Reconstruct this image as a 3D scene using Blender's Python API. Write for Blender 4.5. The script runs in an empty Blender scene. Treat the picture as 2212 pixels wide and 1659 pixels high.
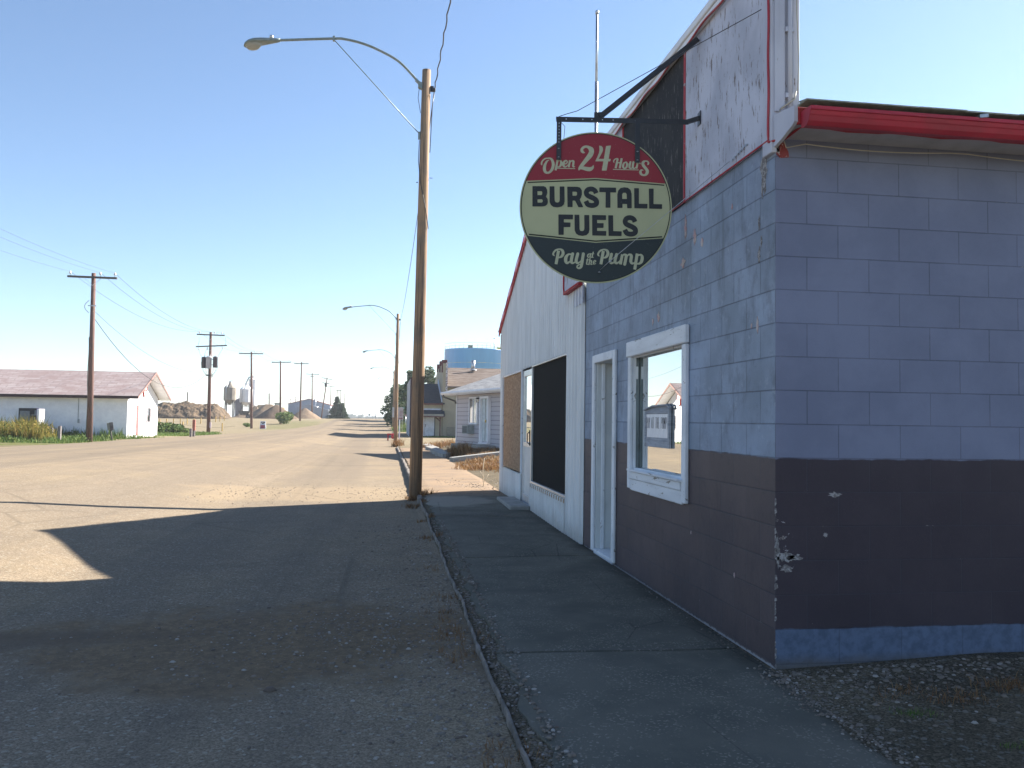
import bpy, math, random
import numpy as np
from mathutils import Vector, Matrix
R = math.radians
random.seed(7)
rng = np.random.default_rng(7)
S = bpy.context.scene

# ---------------------------------------------------------------- camera, sky, sun, exposure
EYE = 1.45
YAW, PITCH, ROLL = R(8.47), R(2.52), R(0.80)
FPX = 1800.0                                     # focal length for a 2212 px wide frame
cam_d = bpy.data.cameras.new("camera")
cam = bpy.data.objects.new("camera", cam_d)
S.collection.objects.link(cam)
cam_d.sensor_width = 36.0
cam_d.lens = FPX / 2212 * 36.0
cam_d.clip_start = 0.05
cam_d.clip_end = 20000
CM = Matrix.Rotation(-YAW, 4, 'Z') @ Matrix.Rotation(R(90) + PITCH, 4, 'X') @ Matrix.Rotation(ROLL, 4, 'Z')
CM.translation = Vector((0, 0, EYE))
cam.matrix_world = CM
S.camera = cam
CR, CU, CF = CM.col[0].xyz, CM.col[1].xyz, -CM.col[2].xyz

SUN_H = Vector((0.8835, 0.4684, 0)).normalized()      # horizontal direction towards the sun
SUN_EL = R(32.5)
w = bpy.data.worlds.new("World"); S.world = w; w.use_nodes = True
wn = w.node_tree.nodes; wl = w.node_tree.links; wn.clear()
sky = wn.new('ShaderNodeTexSky'); sky.sky_type = 'NISHITA'; sky.sun_disc = False
sky.sun_elevation = SUN_EL
sky.sun_rotation = math.atan2(SUN_H.x, SUN_H.y)
sky.altitude = 700; sky.air_density = 1.0; sky.dust_density = 0.25; sky.ozone_density = 2.8
bg = wn.new('ShaderNodeBackground'); bg.inputs[1].default_value = 0.062
wo = wn.new('ShaderNodeOutputWorld')
hs = wn.new('ShaderNodeHueSaturation'); hs.inputs['Saturation'].default_value = 0.98
wl.new(sky.outputs[0], hs.inputs['Color']); wl.new(hs.outputs[0], bg.inputs[0]); wl.new(bg.outputs[0], wo.inputs[0])
sl = bpy.data.lights.new("sun", 'SUN'); sl.energy = 5.0; sl.angle = R(0.53); sl.color = (1.0, 0.93, 0.82)
so = bpy.data.objects.new("sun", sl); S.collection.objects.link(so)
sd = Vector((SUN_H.x * math.cos(SUN_EL), SUN_H.y * math.cos(SUN_EL), math.sin(SUN_EL)))
so.rotation_euler = sd.to_track_quat('Z', 'Y').to_euler()
S.view_settings.view_transform = 'Standard'; S.view_settings.look = 'None'
S.view_settings.exposure = 1.8; S.view_settings.gamma = 1.0
S.view_settings.use_curve_mapping = False

# ---------------------------------------------------------------- helpers
COL = S.collection
def P(px, py, d):
    """point seen at (px,py) of the 2212 px photo, at distance d along the view axis"""
    v = CF + CR * ((px - 1106) / FPX) + CU * ((829.5 - py) / FPX)
    return Vector((0, 0, EYE)) + v * d

def tag(o, label=None, cat=None, group=None, kind=None):
    if label: o['label'] = label
    if cat: o['category'] = cat
    if group: o['group'] = group
    if kind: o['kind'] = kind
    return o
def thing(name, label, cat, loc=(0, 0, 0), rz=0, group=None):
    o = bpy.data.objects.new(name, None); COL.objects.link(o)
    o.empty_display_size = 0.3
    o.location = loc; o.rotation_euler = (0, 0, rz)
    return tag(o, label, cat, group)
def dup(root, loc, rz, label, group=None, scale=None):
    def cp(o, parent):
        c = o.copy(); COL.objects.link(c); c.parent = parent
        for ch in list(o.children): cp(ch, c)
        return c
    r = cp(root, None); r.location = loc; r.rotation_euler = (0, 0, rz); r['label'] = label
    if group: r['group'] = group
    if scale: r.scale = scale
    return r

class MB:
    def __init__(s): s.v = []; s.f = []; s.sm = []
    def add(s, vs, fs, smooth=False):
        n = len(s.v); s.v.extend([tuple(v) for v in vs])
        for f in fs: s.f.append(tuple(i + n for i in f)); s.sm.append(smooth)
        return s
    def box(s, x0, y0, z0, x1, y1, z1, b=0.0):
        if x1 < x0: x0, x1 = x1, x0
        if y1 < y0: y0, y1 = y1, y0
        if z1 < z0: z0, z1 = z1, z0
        if b <= 0 or min(x1-x0, y1-y0, z1-z0) < 2.2*b:
            vs = [(x, y, z) for z in (z0, z1) for y in (y0, y1) for x in (x0, x1)]
            return s.add(vs, [(0,2,3,1),(4,5,7,6),(0,1,5,4),(2,6,7,3),(0,4,6,2),(1,3,7,5)])
        # bevelled box
        vs = []; idx = {}
        for xi, x in enumerate((x0, x1)):
            for yi, y in enumerate((y0, y1)):
                for zi, z in enumerate((z0, z1)):
                    sx = b if xi == 0 else -b; sy = b if yi == 0 else -b; sz = b if zi == 0 else -b
                    idx[(xi,yi,zi,'x')] = len(vs); vs.append((x, y+sy, z+sz))
                    idx[(xi,yi,zi,'y')] = len(vs); vs.append((x+sx, y, z+sz))
                    idx[(xi,yi,zi,'z')] = len(vs); vs.append((x+sx, y+sy, z))
        F = []
        for i in (0,1):
            q = [(i,0,0),(i,1,0),(i,1,1),(i,0,1)]
            F.append([idx[a+('x',)] for a in (q if i else q[::-1])])
            q = [(0,i,0),(1,i,0),(1,i,1),(0,i,1)]
            F.append([idx[a+('y',)] for a in (q[::-1] if i else q)])
            q = [(0,0,i),(1,0,i),(1,1,i),(0,1,i)]
            F.append([idx[a+('z',)] for a in (q if i else q[::-1])])
        for a in (0,1):
            for c in (0,1):
                f = [idx[(a,c,0,'x')], idx[(a,c,0,'y')], idx[(a,c,1,'y')], idx[(a,c,1,'x')]]; F.append(f if a==c else f[::-1])
                f = [idx[(a,0,c,'z')], idx[(a,0,c,'x')], idx[(a,1,c,'x')], idx[(a,1,c,'z')]]; F.append(f if a==c else f[::-1])
                f = [idx[(0,a,c,'y')], idx[(0,a,c,'z')], idx[(1,a,c,'z')], idx[(1,a,c,'y')]]; F.append(f if a==c else f[::-1])
                for e in (0,1):
                    f = [idx[(a,c,e,'x')], idx[(a,c,e,'y')], idx[(a,c,e,'z')]]
                    F.append(f if (a+c+e) % 2 else f[::-1])
        return s.add(vs, F)
    def obox(s, c, ax, ay, az):
        """oriented box: centre c, half axis vectors"""
        c = Vector(c); ax = Vector(ax); ay = Vector(ay); az = Vector(az)
        vs = [c + ax*i + ay*j + az*k for k in (-1,1) for j in (-1,1) for i in (-1,1)]
        return s.add(vs, [(0,2,3,1),(4,5,7,6),(0,1,5,4),(2,6,7,3),(0,4,6,2),(1,3,7,5)])
    def bar(s, a, b, w, h=None, up=(0,0,1)):
        a = Vector(a); b = Vector(b); d = b - a; L = d.length; d.normalize()
        h = w if h is None else h
        u = Vector(up)
        if abs(d.dot(u)) > 0.98: u = Vector((0,1,0))
        sd_ = d.cross(u).normalized(); uu = sd_.cross(d).normalized()
        return s.obox((a+b)/2, d*L/2, sd_*w/2, uu*h/2)
    def tube(s, pts, r, n=8, caps=True, smooth=True):
        pts = [Vector(p) for p in pts]
        rs = r if isinstance(r, (list, tuple)) else [r]*len(pts)
        base = len(s.v); prev = None
        for i, p in enumerate(pts):
            d = (pts[min(i+1, len(pts)-1)] - pts[max(i-1, 0)])
            if d.length < 1e-9: d = Vector((0,0,1))
            d.normalize()
            if prev is None:
                u = Vector((0,0,1)) if abs(d.z) < 0.9 else Vector((1,0,0))
                a = d.cross(u).normalized()
            else:
                a = (prev - d*prev.dot(d)).normalized()
            prev = a; b = d.cross(a)
            for k in range(n):
                t = 2*math.pi*k/n
                s.v.append(tuple(p + (a*math.cos(t) + b*math.sin(t))*rs[i]))
        for i in range(len(pts)-1):
            for k in range(n):
                k2 = (k+1) % n
                s.f.append((base+i*n+k, base+i*n+k2, base+(i+1)*n+k2, base+(i+1)*n+k)); s.sm.append(smooth)
        if caps:
            s.f.append(tuple(base+k for k in range(n))[::-1]); s.sm.append(False)
            s.f.append(tuple(base+(len(pts)-1)*n+k for k in range(n))); s.sm.append(False)
        return s
    def lathe(s, c, prof, n=24, smooth=True, axis=None):
        """prof: list of (radius, height) about the vertical through c"""
        c = Vector(c); base = len(s.v)
        for (r_, h_) in prof:
            for k in range(n):
                t = 2*math.pi*k/n
                s.v.append((c.x + r_*math.cos(t), c.y + r_*math.sin(t), c.z + h_))
        for i in range(len(prof)-1):
            for k in range(n):
                k2 = (k+1) % n
                s.f.append((base+i*n+k, base+i*n+k2, base+(i+1)*n+k2, base+(i+1)*n+k)); s.sm.append(smooth)
        s.f.append(tuple(base+k for k in range(n))[::-1]); s.sm.append(False)
        s.f.append(tuple(base+(len(prof)-1)*n+k for k in range(n))); s.sm.append(False)
        return s
    def prism(s, poly, ext):
        """3D polygon extruded by vector ext"""
        e = Vector(ext); n = len(poly); a = [Vector(p) for p in poly]
        fs = [tuple(range(n))[::-1], tuple(range(n, 2*n))]
        for i in range(n):
            j = (i+1) % n
            fs.append((i, j, n+j, n+i))
        return s.add(a + [p + e for p in a], fs)
    def quad(s, a, b, c, d): return s.add([a, b, c, d], [(0,1,2,3)])
    def build(s, name, mat, parent=None, world=True):
        off = Vector((0,0,0))
        if parent is not None and world:
            r = parent
            while r.parent is not None: r = r.parent
            off = Vector(r.location)
        me = bpy.data.meshes.new(name)
        if off.length > 0:
            vv = (np.array(s.v, dtype=float).reshape(-1,3) - np.array(off)).tolist()
        else: vv = s.v
        me.from_pydata(vv, [], s.f)
        me.polygons.foreach_set('use_smooth', s.sm)
        me.update()
        if mat: me.materials.append(mat)
        o = bpy.data.objects.new(name, me); COL.objects.link(o)
        if parent is not None: o.parent = parent
        return o

def build_each(mb, name, mat, parent=None, world=True):
    """every separate piece of the mesh becomes a part of its own"""
    n = len(mb.v); par = list(range(n))
    def find(a):
        while par[a] != a: par[a] = par[par[a]]; a = par[a]
        return a
    for f in mb.f:
        for k in f[1:]: par[find(k)] = find(f[0])
    groups = {}
    for f, s_ in zip(mb.f, mb.sm): groups.setdefault(find(f[0]), []).append((f, s_))
    out = []
    for g in groups.values():
        ids = sorted({i for f, _ in g for i in f}); mp = {i: k for k, i in enumerate(ids)}
        q = MB(); q.v = [mb.v[i] for i in ids]; q.f = [tuple(mp[i] for i in f) for f, _ in g]; q.sm = [s_ for _, s_ in g]
        out.append(q.build(name, mat, parent, world))
    return out

# ---------------------------------------------------------------- materials
def lin(c):
    return tuple(((x/255)/12.92 if x/255 <= 0.04045 else ((x/255+0.055)/1.055)**2.4) for x in c) + (1,)
class NT:
    def __init__(s, name, rough=0.8, metallic=0.0, spec=0.3):
        s.m = bpy.data.materials.new(name); s.m.use_nodes = True
        s.n = s.m.node_tree.nodes; s.l = s.m.node_tree.links
        s.b = s.n['Principled BSDF']
        s.b.inputs['Roughness'].default_value = rough
        s.b.inputs['Metallic'].default_value = metallic
        s.b.inputs['Specular IOR Level'].default_value = spec
        s._co = None
    def set(s, sock, v):
        if v is None: return
        if hasattr(v, 'links') or isinstance(v, bpy.types.NodeSocket): s.l.new(v, sock)
        else: sock.default_value = v
    def co(s, kind='Object'):
        if s._co is None: s._co = s.n.new('ShaderNodeNewGeometry')      # world position
        return s._co.outputs['Position']
    def mapv(s, v, scale=(1,1,1), loc=(0,0,0), rot=(0,0,0)):
        m = s.n.new('ShaderNodeMapping'); s.set(m.inputs[0], v)
        m.inputs['Scale'].default_value = scale; m.inputs['Location'].default_value = loc; m.inputs['Rotation'].default_value = rot
        return m.outputs[0]
    def noise(s, v, scale, detail=4, rough=0.55, dist=0.0):
        t = s.n.new('ShaderNodeTexNoise'); s.set(t.inputs['Vector'], v)
        t.inputs['Scale'].default_value = scale; t.inputs['Detail'].default_value = detail
        t.inputs['Roughness'].default_value = rough; t.inputs['Distortion'].default_value = dist
        return t.outputs['Fac']
    def voro(s, v, scale, out='Distance', feature='F1', rnd=1.0):
        t = s.n.new('ShaderNodeTexVoronoi'); t.feature = feature; s.set(t.inputs['Vector'], v)
        t.inputs['Scale'].default_value = scale; t.inputs['Randomness'].default_value = rnd
        return t.outputs[out]
    def ramp(s, v, stops, interp='LINEAR'):
        r = s.n.new('ShaderNodeValToRGB'); s.set(r.inputs[0], v); r.color_ramp.interpolation = interp
        el = r.color_ramp.elements
        while len(el) < len(stops): el.new(0.5)
        for e, (p, c) in zip(el, stops):
            e.position = p; e.color = c if isinstance(c, (tuple, list)) else (c, c, c, 1)
        return r.outputs[0]
    def mix(s, f, a, b, mode='MIX'):
        m = s.n.new('ShaderNodeMix'); m.data_type = 'RGBA'; m.blend_type = mode
        s.set(m.inputs[0], f); s.set(m.inputs[6], a); s.set(m.inputs[7], b)
        return m.outputs[2]
    def math(s, op, a, b=None, c=None, clamp=False):
        m = s.n.new('ShaderNodeMath'); m.operation = op; m.use_clamp = clamp
        s.set(m.inputs[0], a)
        if b is not None: s.set(m.inputs[1], b)
        if c is not None: s.set(m.inputs[2], c)
        return m.outputs[0]
    def sep(s, v):
        m = s.n.new('ShaderNodeSeparateXYZ'); s.set(m.inputs[0], v); return m.outputs
    def comb(s, x, y, z):
        m = s.n.new('ShaderNodeCombineXYZ')
        for i, q in enumerate((x, y, z)): s.set(m.inputs[i], q)
        return m.outputs[0]
    def step(s, v, lo, hi):
        m = s.n.new('ShaderNodeMapRange'); m.interpolation_type = 'SMOOTHSTEP'; s.set(m.inputs[0], v)
        m.inputs[1].default_value = lo; m.inputs[2].default_value = hi
        m.inputs[3].default_value = 0; m.inputs[4].default_value = 1
        return m.outputs[0]
    def color(s, c, mul=None):
        if mul: c = s.mix(1.0, c, mul + (1,), 'MULTIPLY')
        s.set(s.b.inputs['Base Color'], c)
    def bump(s, h, strength=0.5, dist=0.01, normal=None):
        m = s.n.new('ShaderNodeBump'); s.set(m.inputs['Height'], h)
        m.inputs['Strength'].default_value = strength; m.inputs['Distance'].default_value = dist
        if normal is not None: s.l.new(normal, m.inputs['Normal'])
        s.l.new(m.outputs[0], s.b.inputs['Normal']); return m.outputs[0]

def simple(name, c1, c2=None, scale=6, rough=0.75, metallic=0.0, spec=0.3, bump=0.0, bscale=40, stretch=(1,1,1), thr=(0.35, 0.65)):
    t = NT(name, rough, metallic, spec)
    v = t.mapv(t.co(), stretch)
    if c2 is None: c2 = tuple(x*0.82 for x in c1[:3]) + (1,)
    n = t.noise(v, scale, 5, 0.6)
    t.color(t.mix(t.step(n, thr[0], thr[1]), c1, c2))
    if bump > 0: t.bump(t.noise(v, bscale, 4, 0.6), bump, 0.01)
    return t.m
def C(r, g, b): return (r, g, b, 1)

M = {}
# painted concrete block: axis 0 -> wall runs along X, 1 -> along Y
def block_mat(name, axis, front):
    t = NT(name, 0.6, 0, 0.3)
    x, y, z = t.sep(t.co())[:3]
    u = x if axis == 0 else y
    u2 = t.math('SUBTRACT', u, 2.3 if axis == 0 else 4.71)
    zz = t.math('SUBTRACT', z, 0.233 - 0.2032*4)
    bv = t.comb(u2, zz, 0.0)
    br = t.n.new('ShaderNodeTexBrick'); t.set(br.inputs['Vector'], bv)
    br.offset = 0.5; br.inputs['Scale'].default_value = 1
    br.inputs['Brick Width'].default_value = 0.4064; br.inputs['Row Height'].default_value = 0.2032
    br.inputs['Mortar Size'].default_value = 0.0050 if front else 0.0038; br.inputs['Mortar Smooth'].default_value = 0.5
    br.inputs['Color1'].default_value = C(0,0,0); br.inputs['Color2'].default_value = C(1,1,1); br.inputs['Mortar'].default_value = C(0.5,0.5,0.5)
    blk = br.outputs['Color']; mort = br.outputs['Fac']
    v = t.co()
    wob = t.math('MULTIPLY', t.math('SUBTRACT', t.noise(v, 7, 3), 0.5), 0.03)
    zw = t.math('ADD', z, wob)
    n1 = t.noise(v, 1.7, 5, 0.65); n2 = t.noise(v, 14, 5, 0.7)
    blue1, blue2 = (C(0.265,0.325,0.435), C(0.20,0.25,0.325)) if front else (C(0.182,0.208,0.305), C(0.152,0.175,0.262))  # front blue paler than the side: its sky light put into the paint
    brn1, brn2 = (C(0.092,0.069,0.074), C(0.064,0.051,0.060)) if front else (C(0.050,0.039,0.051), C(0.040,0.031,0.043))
    blue = t.mix(t.step(n1, 0.35, 0.65), blue1, blue2)
    if front:   # worn patches where the old grey shows, each block a little different
        wear = t.math('MULTIPLY', t.step(t.noise(t.mapv(v, (1, 1, 0.55)), 5.5, 6, 0.72), 0.50, 0.66), 0.55)
        blue = t.mix(wear, blue, C(0.135,0.16,0.20))
        wear2 = t.math('MULTIPLY', t.step(t.noise(v, 9, 6, 0.7), 0.58, 0.68), 0.35)
        blue = t.mix(wear2, blue, C(0.40,0.45,0.55))
        blue = t.mix(t.math('MULTIPLY', t.step(n2, 0.55, 0.7), 0.35), blue, C(0.13,0.15,0.19))
        run = t.step(t.noise(t.mapv(v, (9, 9, 0.8)), 1.3, 5, .7), 0.54, 0.68)
        blue = t.mix(t.math('MULTIPLY', t.math('MULTIPLY', run, t.step(z, 1.6, 3.0)), 0.6), blue, C(0.12,0.145,0.17))
    brown = t.mix(t.step(n1, 0.35, 0.65), brn1, brn2)
    if front:
        brown = t.mix(t.math('MULTIPLY', t.step(zz, 1.2, 2.0), 0.55), brown, C(0.125,0.093,0.088))
    brown = t.mix(t.math('MULTIPLY', t.step(n2, 0.5, 0.72), 0.35), brown, C(0.035,0.032,0.04))
    blk_v = t.math('MULTIPLY_ADD', t.sep(blk)[0], 0.20 if front else 0.07, 0.90 if front else .96)
    col = t.mix(t.step(zw, 1.244 if front else 1.240, 1.254 if front else 1.250), brown, blue)
    if not front:
        col = t.mix(t.step(zw, 0.228, 0.240), t.mix(t.step(n2, 0.4, 0.65), C(0.105,0.145,0.23), C(0.07,0.10,0.16)), col)
        # dirt splashed on the foot
        col = t.mix(t.math('MULTIPLY', t.math('SUBTRACT', 1.0, t.step(t.math('ADD', z, t.math('MULTIPLY', n1, 0.12)), 0.06, 0.16)), 0.75), col, C(0.12,0.10,0.075))
    hsv = t.n.new('ShaderNodeHueSaturation'); t.set(hsv.inputs['Color'], col); t.set(hsv.inputs['Value'], blk_v)
    col = hsv.outputs[0]
    col = t.mix(t.math('MULTIPLY', mort, t.math('MULTIPLY_ADD', t.step(n1, .35, .65), .30, 0.28 if front else 0.26)), col, C(0.06,0.065,0.085) if front else C(0.04,0.045,0.065))
    # chipped paint: bare concrete flecks, thicker at the corner arris
    cn = t.noise(v, 21, 6, 0.75, 0.4)
    dcor = t.step(u2 if axis == 0 else u2, 0.0, 0.35)
    corner = t.math('MULTIPLY', t.math('SUBTRACT', 1.0, dcor), t.math('SUBTRACT', 1.0, t.step(t.math('ABSOLUTE', t.math('SUBTRACT', z, 0.72)), 0.10, 0.36)))
    if front: corner = t.math('MULTIPLY', corner, 0.35)
    thr = t.math('SUBTRACT', cn, t.math('MULTIPLY_ADD', corner, -0.13, 0.725))
    chip = t.step(thr, 0.0, 0.012)
    col = t.mix(t.math('MULTIPLY', chip, 0.85), col, t.mix(t.step(n2, 0.4, 0.6), C(0.50,0.52,0.55), C(0.33,0.29,0.26)))
    jn = t.math('MULTIPLY', mort, t.step(t.noise(v, 5.5, 6, .8), .62, .68))
    col = t.mix(t.math('MULTIPLY', jn, .6), col, C(0.36,0.34,0.31))
    if front:  # pale line of bare mortar at the foot
        foot = t.math('SUBTRACT', 1.0, t.step(t.math('ADD', z, t.math('MULTIPLY', t.noise(v, 30, 3), 0.03)), 0.022, 0.034))
        col = t.mix(t.math('MULTIPLY', foot, 0.8), col, C(0.42,0.42,0.42))
    t.color(col)
    h = t.math('ADD', t.math('MULTIPLY', mort, -1.0), t.math('MULTIPLY', t.noise(v, 55, 5, 0.7), 0.35))
    h = t.math('SUBTRACT', h, t.math('MULTIPLY', chip, 0.4))
    pit = t.math('SUBTRACT', 1.0, t.step(t.voro(v, 75), .10, .26))
    h = t.math('SUBTRACT', h, t.math('MULTIPLY', t.math('MULTIPLY', pit, t.step(t.noise(v, 6, 4), .42, .6)), 0.8))
    h = t.math('ADD', h, t.math('MULTIPLY', t.noise(v, 3.0, 4, .6), 1.6))
    t.bump(h, 0.8 if front else .5, 0.006)
    return t.m
M['block_front'] = block_mat('painted_block_front', 1, True)
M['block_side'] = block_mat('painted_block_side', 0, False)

def plywood(name, c1, c2, peel, amt=0.5):
    t = NT(name, 0.75, 0, 0.2); v = t.co()
    vs = t.mapv(v, (9, 9, 0.7))
    base = t.mix(t.step(t.noise(v, 2.2, 4), 0.35, 0.65), c1, c2)
    fl = t.noise(t.mapv(v, (34, 34, 6.5)), 1.0, 5, 0.75)
    f = t.step(fl, 0.64 - 0.1*amt, 0.69 - 0.1*amt)
    base = t.mix(f, base, peel)
    base = t.mix(t.math('MULTIPLY', t.step(t.noise(vs, 1.3, 4, 0.7), 0.6, 0.8), 0.5), base, peel)
    t.color(base)
    t.bump(t.math('ADD', t.math('MULTIPLY', f, -0.6), t.noise(vs, 4, 4)), 0.4, 0.004)
    return t.m
M['ply_white'] = plywood('weathered_white_plywood', C(0.53,0.55,0.64), C(0.40,0.42,0.50), C(0.19,0.16,0.155), 0.70)
M['ply_dark'] = plywood('dark_painted_plywood', C(0.014,0.015,0.017), C(0.030,0.028,0.027), C(0.17,0.155,0.14), 0.55)
M['pier'] = plywood('white_corner_board', C(0.50,0.52,0.60), C(0.43,0.45,0.53), C(0.18,0.14,0.12), 0.05)
def chippy(name, c1, under, thr=0.60, scale=9, stretch=(1,1,1)):
    t = NT(name, 0.6, 0, 0.3); v = t.mapv(t.co(), stretch)
    f = t.step(t.noise(v, scale, 7, 0.75, 0.6), thr, thr+0.02)
    g = t.step(t.noise(v, scale*0.4, 4), 0.4, 0.7)
    c = t.mix(g, c1, tuple(x*0.84 for x in c1[:3]) + (1,))
    t.color(t.mix(f, c, under)); t.bump(t.math('ADD', t.math('MULTIPLY', f, -1), t.noise(v, 60, 4)), 0.4, 0.003)
    return t.m
M['trim_white'] = chippy('peeling_white_trim', C(0.72,0.74,0.78), C(0.17,0.15,0.13), 0.625, 8)
M['trim_white_old'] = chippy('peeling_white_sill', C(0.72,0.74,0.78), C(0.22,0.20,0.18), 0.60, 10, (1, 0.35, 2.2))
M['red_metal'] = simple('red_painted_metal', C(0.40,0.020,0.045), C(0.29,0.022,0.04), 7, 0.5, 0.0, 0.35, bump=.15, bscale=14, stretch=(.5,1,1))
M['red_rope'] = simple('red_rope_light', C(0.36,0.02,0.03), None, 30, 0.35, 0, 0.5)
M['red_wood'] = chippy('chipped_red_strip', C(0.40,0.03,0.04), C(0.35,0.30,0.30), 0.60, 12)
M['fascia'] = simple('faded_red_fascia', C(0.36,0.03,0.035), C(0.28,0.025,0.03), 9, 0.5)
M['soffit'] = simple('grey_soffit', C(0.42,0.43,0.47), None, 6, 0.7)
M['asph_shingle_edge'] = simple('green_grey_shingle', C(0.20,0.225,0.20), C(0.30,0.315,0.28), 30, 0.9, bump=0.5)
def siding_mat():
    t = NT('corrugated_white_steel', 0.42, 0.0, 0.5); v = t.co()
    n = t.noise(t.mapv(v, (2, 2, 0.25)), 3, 5, 0.6)
    c = t.mix(t.step(n, 0.35, 0.7), C(0.80,0.81,0.82), C(0.68,0.69,0.70))
    z = t.sep(v)[2]
    low = t.math('MULTIPLY', t.math('SUBTRACT', 1.0, t.step(t.math('ADD', z, t.math('MULTIPLY', t.noise(v, 3, 5, .7), .4)), 0.2, 0.5)), 0.45)
    t.color(t.mix(low, c, C(0.36,0.34,0.31)))
    return t.m
M['siding'] = siding_mat()
M['black_screen'] = simple('black_window_screen', C(0.006,0.0075,0.008), C(0.008,0.009,0.010), 4, 0.85, spec=.15, bump=0.15, bscale=300)
def osb_mat():
    t = NT('weathered_osb', 0.85, 0, 0.15); v = t.co()
    a = t.voro(t.mapv(v, (1, 12, 20)), 1.6, 'Color'); b = t.noise(t.mapv(v, (6, 6, 14)), 2.5, 5, 0.7)
    c = t.mix(t.sep(a)[0], C(0.42,0.29,0.19), C(0.24,0.155,0.10))
    c = t.mix(t.step(b, 0.58, 0.7), c, C(0.15,0.085,0.05))
    c = t.mix(t.step(t.noise(v, 22, 4), 0.66, 0.7), c, C(0.5,0.42,0.34))
    t.color(c); t.bump(t.sep(a)[0], 0.35, 0.003); return t.m
M['osb'] = osb_mat()
M['alu'] = simple('aluminium_frame', C(0.62,0.64,0.66), C(0.52,0.54,0.56), 8, 0.35, 0.6, 0.5)
M['door_panel'] = simple('pale_door_panel', C(0.60,0.62,0.62), C(0.53,0.55,0.56), 3, 0.5)
M['black_steel'] = simple('black_steel', C(0.012,0.013,0.016), C(0.02,0.02,0.024), 12, 0.42, 0, 0.5)
M['steel'] = simple('galvanised_steel', C(0.5,0.52,0.55), C(0.36,0.38,0.41), 12, 0.4, 0.8, 0.5)
M['dull_alu'] = simple('dull_aluminium', C(0.25,0.29,0.29), C(0.19,0.23,0.22), 10, 0.5, 0.5, 0.5)
t = NT('reflecting_window_glass', 0.0, 1.0, 0.5)
_v = t.co(); t.color(C(0.80,0.82,0.80))
M['mirror'] = t.m
t = NT('dark_window_glass', 0.03, 0.0, 1.0); t.color(C(0.02,0.022,0.025)); M['glass'] = t.m
t = NT('lamp_refractor', 0.15, 0.0, 0.6); t.color(C(0.8,0.76,0.68)); t.b.inputs['Transmission Weight'].default_value = 0.75; t.b.inputs['IOR'].default_value = 1.3; M['refractor'] = t.m

def wood_pole(name, a, b, c):
    t = NT(name, 0.85, 0, 0.2); v = t.co()
    g = t.noise(t.mapv(v, (46, 46, 0.8)), 1.0, 6, 0.75)
    col = t.mix(t.step(g, 0.38, 0.62), a, b)
    crack = t.step(t.noise(t.mapv(v, (52, 52, 0.35)), 1.0, 3, 0.6), 0.63, 0.66)
    col = t.mix(crack, col, C(0.025,0.018,0.014))
    col = t.mix(t.math('MULTIPLY', t.step(t.noise(v, 2.2, 4), 0.45, 0.7), 0.5), col, c)
    knot = t.math('SUBTRACT', 1.0, t.step(t.voro(t.mapv(v, (3.2, 3.2, 1.25)), 1.0), 0.05, 0.09))
    col = t.mix(knot, col, C(0.30,0.19,0.10))
    t.color(col)
    t.bump(t.math('SUBTRACT', g, t.math('MULTIPLY', crack, 1.2)), 0.7, 0.012); return t.m
M['pole1'] = wood_pole('weathered_pole_wood', C(0.42,0.265,0.155), C(0.20,0.14,0.10), C(0.15,0.135,0.115))
M['pole2'] = wood_pole('red_brown_pole_wood', C(0.22,0.125,0.105), C(0.12,0.075,0.065), C(0.11,0.095,0.085))
M['arm_wood'] = simple('grey_crossarm_wood', C(0.12,0.11,0.105), C(0.08,0.075,0.07), 12, 0.85, stretch=(1,8,8))
M['ceramic'] = simple('white_insulator', C(0.7,0.7,0.72), None, 5, 0.3, 0, 0.5)
M['wire'] = simple('dark_wire', C(0.06,0.06,0.065), None, 5, 0.5)
M['wire_pale'] = simple('pale_cord', C(0.45,0.42,0.35), None, 5, 0.6)

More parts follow.
